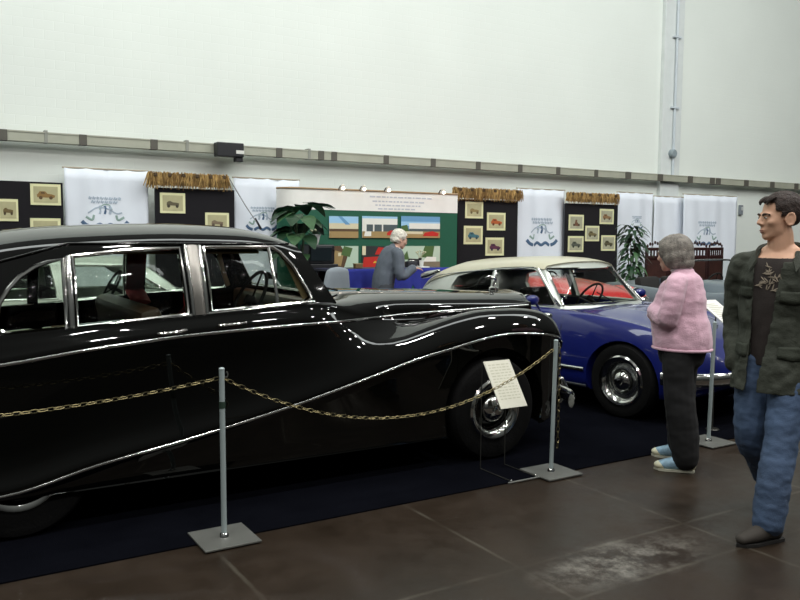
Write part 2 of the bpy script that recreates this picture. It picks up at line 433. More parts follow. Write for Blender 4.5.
fr(566, 617, 193.5, 203, 'brown reed valance over the board with five pictures above blue car')
PY = BY-.02
for a in [
 (45.5, 194.5, 31, 22, 'mounted picture of an orange open car, upper right on the leftmost board', ('#8a6a3a', '#5a4427'), 0),
 (8, 210, 21, 22.5, 'mounted brown car picture cut by the photo\'s left edge', ('#6b5a35', '#47391f'), 1),
 (45.5, 229, 31, 22, 'mounted picture just showing above the limousine roof on the leftmost board', ('#8f7d4f', '#5a4427'), 1),
 (172.5, 203, 25.5, 21, 'mounted picture of a small dark car on the board with two pictures, higher one', ('#5d5640', '#3c3627'), 1),
 (217, 222, 24, 19, 'mounted picture half hidden by the limousine roof on the board with two pictures', ('#7a6a54', '#5a4a3c'), 1),
 (474, 210, 17.5, 17, 'picture of a beige car, top left of four beside the green stand', ('#8e7b4e', '#6a5a38'), 1),
 (496, 221.5, 18, 18, 'picture of an orange car, upper right of four beside the green stand', ('#b25a2a', '#6a3a20'), 0),
 (473, 235, 18.5, 18.5, 'picture of a teal blue car, lower left of four beside the green stand', ('#3e6d78', '#2d454c'), 0),
 (494.5, 246.5, 18, 18, 'picture of a dark red car, lowest of four beside the green stand', ('#5b2b42', '#33203a'), 0),
 (576, 222.5, 14.5, 16, 'picture of a standing figure, upper left of five above blue car', ('#6d4a34', '#4c3828'), 2),
 (606.5, 216.5, 13.5, 15.5, 'picture of a brownish car, upper right of five above blue car', ('#8b6a46', '#5f4932'), 0),
 (592, 233.5, 13.5, 15.5, 'picture of a brown car in the middle of five above blue car', ('#6f6340', '#463e29'), 0),
 (575.5, 244, 15, 16, 'picture of a grey car, lower left of five above blue car', ('#54594e', '#34382f'), 0),
 (608, 243, 13.5, 15.5, 'picture of a dark olive car, lower right of five above blue car', ('#585238', '#36321f'), 0)]:
    photo(a[0], a[1], a[2], a[3], PY, a[4], a[5], 'car pictures pinned on the black boards', None if a[0] < 560 else GREYP, a[6])

# ------------------------------------------------------------------ white cloth banners
CLOTH = mat('white_banner_cloth', '#e3e8f0', .85, var=.03, vscale=2)
INK = [mat('ink_blue', '#4c6684', .8), mat('ink_pale', '#a9b6c4', .8), mat('ink_green', '#8fa79f', .8)]
def banner(px0, px1, ptop, Y, label, emb=None, zbot=.35, amp=.03, tilt=0):
    a = at(px0, ptop, Y); b = at(px1, ptop+tilt, Y); w = b.x-a.x; zt = at((px0+px1)/2, ptop+tilt/2, Y).z
    t = thing('cloth_banner', label, 'banner', ((a.x+b.x)/2, Y, 0))
    ph = random.random()*9
    def yy(x, z): return amp*(.6*math.sin(x*9+ph+.5*z)+.5*math.sin(x*17+ph*2+z)+.5*noise.noise(Vector((x*2, z*1.3, ph))))-.02*(zt-z)*.3
    g = G(); nx, nz = 28, 14; V = []
    for j in range(nz+1):
        z = zt+(zbot-zt)*j/nz; row = []
        for i in range(nx+1):
            x = -w/2+w*i/nx; row.append(g.bm.verts.new((x, yy(x, z), z+(0 if j else -.012*abs(math.sin(i*PI/7))))))
        V.append(row)
    for j in range(nz):
        for i in range(nx): g.face((V[j][i], V[j+1][i], V[j+1][i+1], V[j][i+1]))
    me = evaluated(g.mesh('c', 80, fix=False), [('SOLIDIFY', dict(thickness=.006, offset=1))])
    for p in me.polygons: p.use_smooth = True
    link(me, 'cloth', CLOTH, t)
    g = G(); g.tube([(-w/2-.02, .02, zt+.005), (w/2+.02, .02, zt+.005)], .012, 8); g.build('hanging_rod', mat('rod_wood', '#a79c88', .6), t)
    if emb:
        cx, cz, sc = emb; c = at(cx, cz, Y); cx = c.x-(a.x+b.x)/2; cz = c.z; g = G()
        def stroke(pts, r, mi):
            g.mi = mi
            pp = smooth_line([(cx+x*sc, 0, cz+z*sc) for x, z in pts], 5); pp = [Vector((p.x, yy(p.x, p.z)-.01, p.z)) for p in pp]
            g.tube(pp, r*sc, 4, flat=.25, ref=(0, 0, 1))
        for k, z in enumerate((.5, .4)):      # two lines of faded script
            x = -.42+.06*k
            while x < .42-.06*k:
                l = random.uniform(.05, .11); stroke([(x, z-.03), (x+l*.3, z+.035), (x+l*.6, z-.03), (x+l, z+.03)], .016, 1); x += l+.03
        stroke([(-.45, .1), (-.2, .25), (.1, .22), (.3, .1), (.45, .12)], .02, 1)      # outline of a car
        stroke([(-.15, .2), (-.05, .32), (.12, .33), (.2, .2)], .016, 2)
        for q in (-.14, .0, .14): stroke([(q, .3), (q+.03, .2), (q, .08)], .035, 0 if q == .0 else 1)
        stroke([(-.6, -.12), (-.5, -.22), (-.36, -.27)], .05, 0); stroke([(.6, -.12), (.5, -.22), (.36, -.27)], .05, 0)
        stroke([(-.3, -.28), (-.15, -.2), (0, -.27), (.15, -.2), (.3, -.28)], .045, 0)
        stroke([(-.5, .0), (-.35, -.08), (-.3, .05)], .03, 2); stroke([(.5, .0), (.35, -.08), (.3, .05)], .03, 2)
        g.build('printed_logo', INK, t, fix=True)
    return t
NY = BY+.12
banner(64, 147, 169.5, NY, 'white cloth banner between the leftmost board and the long reed valance', (105, 217, .5), amp=.035)
banner(234, 299, 179, NY, 'white cloth banner with crossing creases left of the green stand', (262, 222, .42), amp=.03)
banner(518, 565, 189.5, NY, 'white cloth banner with blue crest between two black boards', (541, 236, .62), amp=.02)
banner(618, 653, 193, NY, 'narrow white cloth banner behind the tall leafy plant', (636, 224, .3), amp=.02)
banner(654, 688, 197, NY, 'plain white cloth banner above the grey-haired woman', None, amp=.015)
banner(684, 737, 197, NY-.16, 'white cloth banner with blue crest above the dark carved screen', (706, 237, .62), amp=.015, tilt=-3)
# a cord slung across the wall by the second banner
p0 = at(229, 178, NY-.12); p1 = at(261, 229, NY-.12)
t = thing('hanging_cord', 'thin dark cord slanting down across the white banner by the green stand', 'cord', tuple(p1))
g = G(); g.tube([p0-p1, (p0-p1)*.5+Vector((0, 0, -.02)), (0, 0, 0)], .008, 6); g.build('cord', mat('grey_cord', '#8e8f90', .7), t)
g = G(); g.tube([(0, 0, 0), (-.09, 0, .16)], [.02, .012], 8); g.build('toggle', mat('black_plastic', '#1b1c20', .45), t)

# ------------------------------------------------------------------ the green exhibition stand
GS = 11.0
x0, x1 = at(284, 195, GS).x, at(457.5, 195, GS).x; zt = 2.28; zh = 1.975
st = thing('exhibition_stand', 'curved green pop-up exhibition stand with white lettered header and photographs', 'exhibition stand', ((x0+x1)/2, GS, 0))
w = x1-x0; R = .28
def stand_path(n=8):
    pts = [(w/2, 0)]
    pts += [(-w/2+R-R*math.sin(PI/2*k/n), R-R*math.cos(PI/2*k/n)) for k in range(n+1)]
    return pts
def wall_strip(z0, z1, off, th=.03):
    g = G(); P = stand_path(); V = []
    for x, y in P:
        cx = -w/2+R; d = Vector((x-cx, y-R, 0)) if x < cx else Vector((0, -1, 0)); d.normalize()
        V.append((Vector((x, y, 0))+d*off, Vector((x, y, 0))+d*(off-th)))
    rings = [[a+Vector((0, 0, z0)), b+Vector((0, 0, z0)), b+Vector((0, 0, z1)), a+Vector((0, 0, z1))] for a, b in V]
    return g.loft(rings)
wall_strip(.02, zh, 0).build('green_panel', mat('stand_green', '#14563f', .6, var=.04), st)
wall_strip(zh, zt, .004).build('header', mat('stand_header', '#eeece6', .55), st)
g = G(); g.tube([Vector((x, y-.01, zt+.01)) for x, y in stand_path()], .014, 8); g.build('top_rail', mat('rail_beige', '#a58a66', .5), st)
g = G(); g.box((0, .22, zt/2), (w*.9, .05, zt*.97)); g.build('support_frame', ALU, st, 0)
for k, z in enumerate((2.20, 2.13, 2.07, 2.015)):
    x = -.12+.05*k; g = G()                        # faint lines of lettering on the header
    while x < .98-.09*k:
        l = random.uniform(.03, .10); g.box((x+l/2, -.0065, z), (l, .003, .022)); x += l+.022
    g.build('header_lettering', mat('faded_letter', '#c2c4cc', .7), st, 0)
PC = {'sky': '#9cc8e6', 'deep': '#6a9cc4', 'white': '#e6e6dc', 'glass': '#4e5a5c', 'road': '#7d7460', 'grass': '#4d6a3a', 'red': '#c02a22', 'tan': '#a3895a', 'brown': '#5c4630', 'cream': '#d8cfae', 'pale': '#b9cdb8', 'dark': '#2c3030', 'yellow': '#e0c63c'}
def poster(pxa, pxb, pya, pyb, label, rects, Y=GS-.012):
    a = at(pxa, pya, Y); b = at(pxb, pyb, Y); w = b.x-a.x; h = a.z-b.z
    t = thing('poster_photograph', label, 'poster', ((a.x+b.x)/2, Y, (a.z+b.z)/2), group='colour posters on the green stand')
    cols = list(dict.fromkeys(r[4] for r in rects)); ms = [mat('poster_'+c, PC[c], .5) for c in cols]
    g = G(); g.box((0, -.004, 0), (w, .008, h)); g.build('poster_card', ms[0], t, 0)
    g = G()
    for k, r in enumerate(rects):
        g.mi = cols.index(r[4]); pts = r[5] if len(r) > 5 else [(r[0], r[1]), (r[2], r[1]), (r[2], r[3]), (r[0], r[3])]
        g.face(g.ring([((x-.5)*w, -.0085-.0004*k, (z-.5)*h) for x, z in pts]))
    g.build('printed_picture', ms, t, 0, fix=False)
def P(c, *pts): return (0, 0, 0, 0, c, pts)
poster(329, 358, 216, 238, 'poster of a pale building under a dark roof beam, top left on green stand', [(0, 0, 1, 1, 'sky'), (0, .35, 1, .68, 'cream'), (0, .3, 1, .42, 'brown'), (0, 0, 1, .3, 'tan'), P('deep', (.3, 1), (.42, 1), (.72, .62), (.55, .62)), P('tan', (.5, .0), (1, .0), (1, .2), (.8, .2))])
poster(362, 397, 216, 238, 'poster of a white showroom with a white van and red car, top middle', [(0, 0, 1, 1, 'sky'), (0, .62, 1, .9, 'white'), (.12, .3, 1, .62, 'glass'), (0, .3, .12, .9, 'white'), (.3, .3, .34, .62, 'white'), (.55, .3, .59, .62, 'white'), (0, 0, 1, .3, 'tan'), P('white', (.05, .08), (.25, .08), (.25, .3), (.08, .3)), P('red', (.7, .12), (1, .12), (1, .32), (.8, .36), (.7, .24))])
poster(401, 439.5, 216, 238, 'poster of a white showroom under deep blue sky with red car, top right', [(0, 0, 1, 1, 'deep'), (0, .55, 1, .75, 'sky'), (.2, .42, 1, .68, 'white'), (.2, .3, 1, .42, 'glass'), (0, 0, 1, .3, 'tan'), (.0, .18, .55, .3, 'cream'), P('grass', (0, .3), (.2, .3), (.15, .6), (0, .55)), P('red', (.55, .08), (.95, .08), (.97, .22), (.8, .32), (.6, .24))])
poster(329, 358, 246, 268, 'poster with a brown leafy tangle over pale ground, lower left', [(0, 0, 1, 1, 'pale'), P('brown', (0, 0), (.5, 0), (.62, .5), (.4, 1), (0, 1)), P('tan', (.1, .2), (.4, .1), (.5, .7), (.2, .8)), P('grass', (.4, .6), (.7, .5), (.8, .9), (.5, 1)), P('cream', (.3, .55), (.4, .55), (.4, .7), (.3, .7))])
poster(362, 397, 246, 268, 'poster of a bright red car bonnet, lower middle behind the grey man', [(0, 0, 1, 1, 'dark'), (0, .6, .1, 1, 'cream'), P('red', (.0, 0), (1, 0), (1, .45), (.8, .56), (.05, .5)), P('red', (.35, .62), (.75, .62), (.75, .9), (.45, .95)), P('yellow', (.3, .24), (.42, .26), (.36, .34))])
poster(401, 439.5, 246, 268, 'poster with parked cars on a pale street, lower right on green stand', [(0, 0, 1, 1, 'pale'), (0, .0, 1, .3, 'road'), P('grass', (.5, .5), (.8, .45), (.85, 1), (.6, 1)), P('white', (.55, .3), (.9, .3), (.9, .5), (.65, .52)), P('dark', (.1, .2), (.45, .2), (.45, .42), (.2, .45)), P('grass', (.0, .4), (.2, .4), (.15, .8))])
LAMPW = mat('lamp_glow', '#fff3e0', .4, emit=6)
for px, py, lab in [(340, 190, 'small lit clip spotlight on the stand header, leftmost'), (361, 188.5, 'small lit clip spotlight on the stand header, second from left'), (385.5, 189.5, 'small lit clip spotlight on the stand header, third from left'), (440, 192, 'small lit clip spotlight near the right end of the stand header')]:
    p = at(px, py, GS-.06); t = thing('clip_spotlight', lab, 'spotlight', (p.x, GS-.02, zt), group='spotlights along the stand header')
    g = G(); g.tube([(0, .0, .01), (0, -.05, .06), (0, -.12, .06)], .009, 6); g.build('arm', ALU, t)
    g = G(); M = Matrix.Translation((0, -.13, .05)) @ Matrix.Rotation(math.radians(25), 4, 'X'); g.lathe([(.018, .03), (.025, .02), (.042, -.05), (.040, -.05), (.02, .0)], 14, M); g.build('shade', mat('lamp_shell', '#d8cfc0', .4), t)
    g = G(); g.ball((0, -.145, .02), .026, 12, 8); g.build('bulb', LAMPW, t)

# draped counter in front of the stand
CY = 10.2; cx0, cx1 = at(322, 268, CY).x, at(438, 268, CY).x; ct = 1.12
co = thing('display_counter', 'high counter draped in royal blue cloth in front of the green stand', 'counter', ((cx0+cx1)/2, CY, 0))
w = cx1-cx0
g = G(); g.box((0, 0, ct-.02), (w, .62, .035), bev=.006); g.build('tabletop', mat('counter_top', '#2b2c44', .5), co, 0)
for sx in (-1, 1):
    for sy in (-1, 1): g = G(); g.tube([(sx*(w/2-.06), sy*.26, 0), (sx*(w/2-.06), sy*.26, ct-.03)], .02, 8); g.build('leg', ALU, co)
DRAPE = mat('royal_blue_cloth', '#1f2a86', .8, var=.15, vscale=5)
g = G(); V = []
for j in range(11):
    row = []
    for i in range(61):
        x = -w/2+w*i/60; hem = ct-.28-.16*abs(math.sin(i*PI/20))**.7-.03*math.sin(i*.9)
        z = ct+.003+(hem-ct)*j/10; row.append(g.bm.verts.new((x, -.315-.02*(j/10)*(1+math.sin(i*1.05)), z)))
    V.append(row)
for j in range(10):
    for i in range(60): g.face((V[j][i], V[j+1][i], V[j+1][i+1], V[j][i+1]))
me = evaluated(g.mesh('d', 80, fix=False), [('SOLIDIFY', dict(thickness=.006))]); link(me, 'drape', DRAPE, co)
p = at(338, 281, CY-.36)
t = thing('notice_card', 'brown square card pinned on the blue counter cloth', 'card', (p.x, CY-.365, p.z))
g = G(); g.box((0, 0, 0), (.13, .006, .16), rot=Matrix.Rotation(.5, 3, 'Y')); g.build('card', mat('card_brown', '#7d7258', .8), t, 0)
# things on the counter
def on_counter(px): return at(px, 268, CY-.1).x
def item(name, label, cat, px, dy=0): return thing(name, label, cat, (on_counter(px), CY+dy, ct+.002))
t = item('camera_case', 'small dark camera case on the blue counter before the grey man', 'case', 413, -.05)
g = G(); g.box((0, 0, .045), (.17, .11, .09), bev=.015); g.build('case_body', mat('case_black', '#23232a', .6), t, 0)
g = G(); g.box((0, 0, .097), (.08, .05, .016), bev=.005); g.build('clasp', CHROME, t, 0)
t = item('paper_cup', 'white paper cup on the blue counter', 'cup', 425, .0)
g = G(); g.lathe([(.0, 0), (.028, 0), (.038, .1), (.035, .1), (.026, .006), (0, .006)], 14); g.build('cup', mat('cup_white', '#e2e2dc', .6), t)
t = item('paper_stack', 'white leaflets lying on the blue counter', 'leaflets', 419.5, -.15)
g = G(); g.box((0, 0, .008), (.16, .21, .016), rot=None); g.build('sheets', mat('paper_white', '#d8d8d2', .7), t, 0)
t = item('flower_vase', 'small dark vase with pale flowers on the counter end', 'vase', 429, .15)
g = G(); g.lathe([(0, 0), (.03, 0), (.042, .05), (.022, .11), (.028, .13), (.02, .13), (.015, .1), (0, .02)], 14); g.build('vase', mat('case_black', '#23232a', .6), t)
g = G()
for k in range(9):
    a = k*2.4; r = .02+.01*(k % 3); g.tube([(0, 0, .1), (r*math.cos(a), r*math.sin(a), .17), (2*r*math.cos(a), 2*r*math.sin(a), .2+.01*(k % 4))], .003, 5); g.ball((2*r*math.cos(a), 2*r*math.sin(a), .21+.01*(k % 4)), .014, 8, 6)
g.build('flowers', mat('pale_flower', '#c9c9a8', .8), t)
t = item('tin_box', 'small brown tin on the counter left of the grey man', 'tin', 358, -.1)
g = G(); g.box((0, 0, .03), (.12, .08, .06), bev=.008); g.build('tin', mat('tin_brown', '#6d5a3c', .45), t, 0)
g = G(); g.box((0, 0, .064), (.126, .086, .012), bev=.003); g.build('lid', mat('tin_lid', '#8d7a50', .4), t, 0)

# black cabinet, loudspeaker-like set and plant
cbx = at(318, 262, 10.74).x
t = thing('black_plinth', 'black plinth cabinet left of the blue counter', 'plinth', (cbx, 10.74, 0))
g = G(); g.box((0, 0, .59), (.46, .42, 1.16), bev=.01); g.build('cabinet_body', mat('plinth_black', '#17181c', .5), t, 0)
g = G(); g.box((0, -.213, .57), (.4, .012, 1.0), bev=.004); g.build('door', mat('plinth_door', '#1d1f24', .45), t, 0)
t = thing('television', 'black boxy television on the plinth under the white plant pot', 'television', (cbx, 10.74, 1.172))
g = G(); g.box((0, .03, .14), (.42, .34, .28), bev=.02); g.build('casing', mat('tv_black', '#14161a', .4), t, 0)
g = G(); g.box((-.02, -.145, .145), (.34, .02, .21), bev=.008); g.build('screen', mat('tv_screen', '#1e262a', .15), t, 0)
g = G(); g.lathe([(0, 0), (.012, 0), (.012, .012), (0, .012)], 10, Matrix.Translation((.18, -.14, .2)) @ Matrix.Rotation(PI/2, 4, 'X')); g.build('knob', CHROME, t)
LEAF = [mat('leaf_dark', '#1f3a24', .4, var=.25, vscale=9), mat('leaf_mid', '#3c5c3a', .45, var=.25, vscale=9)]
def leaf(g, base, d, l, w, droop=.3, mi=0):
    g.mi = mi; d = Vector(d).normalized(); sd = d.cross(Vector((0, 0, 1)));
    if sd.length < .1: sd = Vector((1, 0, 0))
    sd.normalize(); L, Rr = [], []
    C = []
    for k in range(6):
        t = k/5; p = Vector(base)+d*l*t+Vector((0, 0, -droop*l*t*t)); ww = w*math.sin(PI*min(.98, .08+t*.92))**.8*.5
        C.append(g.bm.verts.new(p+Vector((0, 0, -.12*ww)))); L.append(g.bm.verts.new(p+sd*ww)); Rr.append(g.bm.verts.new(p-sd*ww))
    for k in range(5):
        g.face((L[k], C[k], C[k+1], L[k+1])); g.face((C[k], Rr[k], Rr[k+1], C[k+1]))
t = thing('potted_flower', 'white plastic pot of pale flowers standing on the black television', 'potted plant', (at(314.5, 243, 10.74).x, 10.74, 1.455))
g = G(); g.lathe([(0, 0), (.055, 0), (.088, .13), (.094, .13), (.094, .15), (.08, .15), (.075, .1), (0, .1)], 20); g.build('pot', mat('pot_white', '#e6e6e4', .5), t)
g = G()
for k in range(14): a = k*2.4; leaf(g, (.03*math.cos(a), .03*math.sin(a), .12), (math.cos(a), math.sin(a), .9+.5*math.sin(k)), .14+.05*(k % 3), .06, .3, k % 2)
g.build('foliage', LEAF, t, 60, fix=False)
g = G()
for k in range(7): a = k*.9; g.ball((.05*math.cos(a), .05*math.sin(a), .19+.02*(k % 2)), .022, 8, 6)
g.build('flowers', mat('pale_flower', '#c9c9a8', .8), t)
# broad leaved plant behind, on the floor by the stand end
bx = at(298, 215, 10.4).x
t = thing('broad_leaved_plant', 'large broad leaved green plant at the left end of the green stand', 'potted plant', (bx, 10.4, 0))
g = G(); g.lathe([(0, 0), (.15, 0), (.2, .34), (.21, .36), (.18, .36), (.16, .3), (0, .3)], 20); g.build('pot', mat('pot_terracotta', '#5a3a28', .7), t)
g = G()
for k in range(5): a = k*1.3; g.tube([(0, 0, .3), (.05*math.cos(a), .05*math.sin(a), 1.1), (.12*math.cos(a), .12*math.sin(a), 1.85)], [.02, .016, .008], 6)
g.build('stem', mat('stem_green', '#33452c', .6), t)
g = G()
for k in range(34):
    a = k*2.39; z = 1.25+.82*((k*7) % 34)/34; 
    if z < 1.7 and math.cos(a) > .1: continue
    leaf(g, (.1*math.cos(a), .1*math.sin(a), z), (math.cos(a), math.sin(a), .35), .30+.05*(k % 3), .27, .8, k % 2)
for k in range(4): leaf(g, (.1, -.1, 2.02), (1, -.35+.2*k, .1+.05*k), .36+.05*k, .17, .3, 0)
g.build('foliage', LEAF, t, 60, fix=False)
# tall leafy plant by the screen
t = thing('leafy_fig_plant', 'tall leafy fig plant between the blue car windscreen and carved screen', 'potted plant', (at(632, 260, 10.2).x, 10.2, 0))
g = G(); g.lathe([(0, 0), (.16, 0), (.2, .3), (.21, .34), (.18, .34), (.16, .28), (0, .28)], 20); g.build('pot', mat('pot_brown', '#3d3026', .6), t)
g = G()
for k in range(4): a = k*1.6+.4; g.tube([(0, 0, .28), (.03*math.cos(a), .03*math.sin(a), .9), (.12*math.cos(a), .12*math.sin(a), 1.6)], [.018, .014, .006], 6)
g.build('stem', mat('stem_brown', '#4a3f2e', .7), t)
g = G()
for k in range(230):
    a = k*2.399; z = .62+1.2*((k*37) % 230)/230; r = .06+.1*random.random(); leaf(g, (r*math.cos(a), r*math.sin(a), z), (math.cos(a), math.sin(a), random.uniform(-.2, .6)), random.uniform(.14, .25), .075, random.uniform(.3, 1.1), k % 2)
g.build('foliage', LEAF, t, 60, fix=False)

# carved dark wooden screen
WOOD = mat('dark_red_wood', '#2e1312', .4, var=.3, vscale=8); WOODP = mat('carved_panel', '#3c1f1a', .5, bump=.6, bscale=40, var=.3)
SY = 10.7; sx0, sx1 = at(646, 280, SY).x, at(723.5, 280, SY).x; sh = at(690, 247.5, SY).z
scn = thing('folding_screen', 'dark carved wooden folding screen behind the woman in pink', 'folding screen', ((sx0+sx1)/2, SY, 0))
pw = (sx1-sx0)/4
for k in range(4):
    cx = sx0+pw*(k+.5)-(sx0+sx1)/2; ang = .14*(1 if k % 2 else -1); Rm = Matrix.Translation((cx, 0, 0)) @ Matrix.Rotation(ang, 4, 'Z')
    g = G()
    for s_ in (-1, 1): g.box((s_*(pw/2-.03), 0, sh/2), (.05, .04, sh), bev=.006)
    for z, hz in ((.06, .055), (.5, .055), (sh-.20, .08), (sh-.03, .06)): g.box((0, 0, z), (pw-.1, .034, hz), bev=.004)
    for q in range(7): g.box((-pw/2+.06+(pw-.12)*q/6, 0, sh-.11), (.028, .02, .12))
    for q in range(9):          # pierced cresting
        x = -pw/2+.05+(pw-.1)*q/8; g.ball((x, 0, sh+.03+.05*math.sin(q*PI/8)+.02*(q % 2)), (.026, .016, .034), 8, 6)
    g.bm.transform(Rm); pn = g.build('panel', WOOD, scn, 30)
    g = G(); g.box((0, 0, (.5+sh-.2)/2), (pw-.12, .016, sh-.70)); g.bm.transform(Rm); g.build('carved_inset', WOODP, pn, 0)
    g = G(); g.box((0, 0, .28), (pw-.12, .016, .38)); g.bm.transform(Rm); g.build('carved_inset', WOODP, pn, 0)

# grey upholstered chair seen past the limousine windscreen
ch = thing('office_chair', 'grey cushioned chair between the limousine windscreen and the blue counter', 'chair', (at(319, 290, 8.6).x, 8.6, 0), 2.0)
CG = mat('chair_grey', '#7e868c', .8, bump=.2, bscale=120)
g = G(); g.limb([(-.2, 0, .58), (-.25, 0, .85), (-.28, 0, 1.17)], [(.25, .06), (.27, .07), (.20, .06)]); g.build('backrest', CG, ch)
g = G(); g.box((.02, 0, .5), (.48, .48, .09), bev=.035); g.build('seat', CG, ch)
g = G(); g.tube([(0, 0, .06), (0, 0, .46)], .03, 10); g.tube([(-.2, 0, .47), (-.25, 0, .6)], .02, 8); g.build('column', DARKTRIM, ch)
for k in range(5):
    a = k*2*PI/5; g = G(); g.tube([(0, 0, .1), (.28*math.cos(a), .28*math.sin(a), .06)], [.028, .018], 8); g.ball((.28*math.cos(a), .28*math.sin(a), .032), .03, 10, 8); g.build('leg', DARKTRIM, ch)
# ------------------------------------------------------------------ motor cars (local x forward, y to the car's left, origin under the front axle)
def lerp(a, b, t): return a+(b-a)*t
def sstep(a, b, x): t = min(max((x-a)/(b-a), 0), 1); return t*t*(3-2*t)
def lerp2(p, q, t): return (lerp(p[0], q[0], t), lerp(p[1], q[1], t))
def body_mesh(prof, xs, k=3, half=False):
    rings = []
    for x in xs:
        h = [Vector((0, y, z)) for y, z in prof(x)]
        h = smooth_line(h, k)
        for v in h: v.x = x; v.y = max(v.y, 0)
        h[0].y = 0; h[-1].y = 0
        rings.append([Vector((x, -v.y, v.z)) for v in h]+[Vector((x, v.y, v.z)) for v in reversed(h[1:-1])])
    g = G(); g.loft(rings); bmesh.ops.remove_doubles(g.bm, verts=g.bm.verts, dist=1e-5); return g
CABF = (0, .35, .7, .93)
def cab_half(q):
    xb, xt, ys, zb, yg, zg, zt, k = q
    P = [(0, zb)]
    for f in CABF: P.append((lerp(ys, yg, f)+.018*math.sin(PI*f), lerp(zb, zg, f)))
    P += [(yg, zg), (.94*yg, zg+.3*(zt-zg)), (.78*yg, zg+.62*(zt-zg)), (.5*yg, zg+.88*(zt-zg)), (.25*yg, zg+.98*(zt-zg)), (0, zt)]
    return [Vector((lerp(xb, xt, (z-zb)/max(zt-zb, .01))-k*(y/ys)**2, y, z)) for y, z in P]
def cab_mesh(st, inset=None, n=44):
    if inset:
        st = [list(s_) for s_ in st]
        for i, s_ in enumerate(st):
            s_[2] -= inset; s_[4] -= inset; s_[5] -= inset*.6; s_[6] -= inset; s_[3] -= .08
        st[0][0] += .07; st[0][1] += .07; st[-1][0] -= inset*1.2; st[-1][1] -= inset*1.2
    f = pchip([(i, tuple(s_)) for i, s_ in enumerate(st)])
    rings = []
    for i in range(n+1):
        h = cab_half(f(i*(len(st)-1)/n))
        rings.append([Vector((v.x, -v.y, v.z)) for v in h]+[v for v in reversed(h[1:-1])])
    g = G(); g.loft(rings); return g
def mirror(pts): return [Vector((p[0], -p[1], p[2])) for p in pts]
class Car:
    def __init__(s, root, body, cab=None):
        s.root = root
        s.tree = BVHTree.FromBMesh(cab.bm) if cab else None
        s.btree = BVHTree.FromBMesh(body.bm)
    def side(s, x, z, tree=None, off=0):
        h = (tree or s.tree).ray_cast(Vector((x, -3, z)), Vector((0, 1, 0)))
        y = h[0].y if h[0] is not None else -.6
        return Vector((x, y-off, z))
    def front(s, y, z, off=0):
        h = s.tree.ray_cast(Vector((3, y, z)), Vector((-1, 0, 0)))
        return Vector(((h[0].x if h[0] is not None else -1)+off, y, z))
    def window(s, poly, name, frame=None, r=.012, glass=GLASS, smooth=0, sides=(-1, 1), parent=None):
        """pane (and bright frame) following the side of the cabin; poly in x, z"""
        if smooth: poly = [(p.x, p.z) for p in smooth_line([(x, 0, z) for x, z in poly], smooth, True)]
        dense = []
        for i in range(len(poly)):
            a, b = poly[i], poly[(i+1) % len(poly)]
            m = max(1, int(math.hypot(b[0]-a[0], b[1]-a[1])/.12))
            dense += [(lerp(a[0], b[0], j/m), lerp(a[1], b[1], j/m)) for j in range(m)]
        for sd in sides:
            P = [s.side(x, z, off=-.014) for x, z in dense]; E = [s.side(x, z, off=.004) for x, z in dense]
            cx = sum(p[0] for p in dense)/len(dense); cz = sum(p[1] for p in dense)/len(dense); c = s.side(cx, cz, off=-.014)
            if sd > 0: P, E, c = mirror(P), mirror(E), mirror([c])[0]
            g = G(); vs = g.ring(P); cv = g.bm.verts.new(c)
            for i in range(len(vs)): g.face((vs[i], vs[(i+1) % len(vs)], cv))
            me = evaluated(g.mesh('p', 60), [('SOLIDIFY', dict(thickness=.004))]); o = link(me, name, glass, s.root)
            if frame: g = G(); g.tube(E, r, 6, closed=True, flat=.7); g.build(name+'_frame', frame, o, 50, label='bright metal window frame')
    def screen(s, poly, name, frame=None, r=.012, glass=GLASS, bottom=True):
        n = len(poly); dense = []
        for i in range(n):
            a, b = poly[i], poly[(i+1) % n]; m = max(1, int(math.hypot(b[0]-a[0], b[1]-a[1])/.1))
            dense += [(lerp(a[0], b[0], j/m), lerp(a[1], b[1], j/m)) for j in range(m)]
        ys = [p[0] for p in dense]; zs = [p[1] for p in dense]
        z0, z1 = min(zs), max(zs); hw0 = max(abs(p[0]) for p in poly if p[1] == z0); hw1 = max(abs(p[0]) for p in poly if p[1] == z1)
        g = G(); V = []
        for j in range(7):
            f = j/6; hw = lerp(hw0, hw1, f); z = lerp(z0, z1, f); V.append([g.bm.verts.new(s.front(lerp(-hw, hw, i/16), z, -.014)) for i in range(17)])
        for j in range(6):
            for i in range(16): g.face((V[j][i], V[j][i+1], V[j+1][i+1], V[j+1][i]))
        me = evaluated(g.mesh('p', 60), [('SOLIDIFY', dict(thickness=.004))]); o = link(me, name, glass, s.root)
        if frame: g = G(); g.tube([s.front(y, z, .004) for y, z in dense], r, 6, closed=True); g.build(name+'_frame', frame, o, 50)
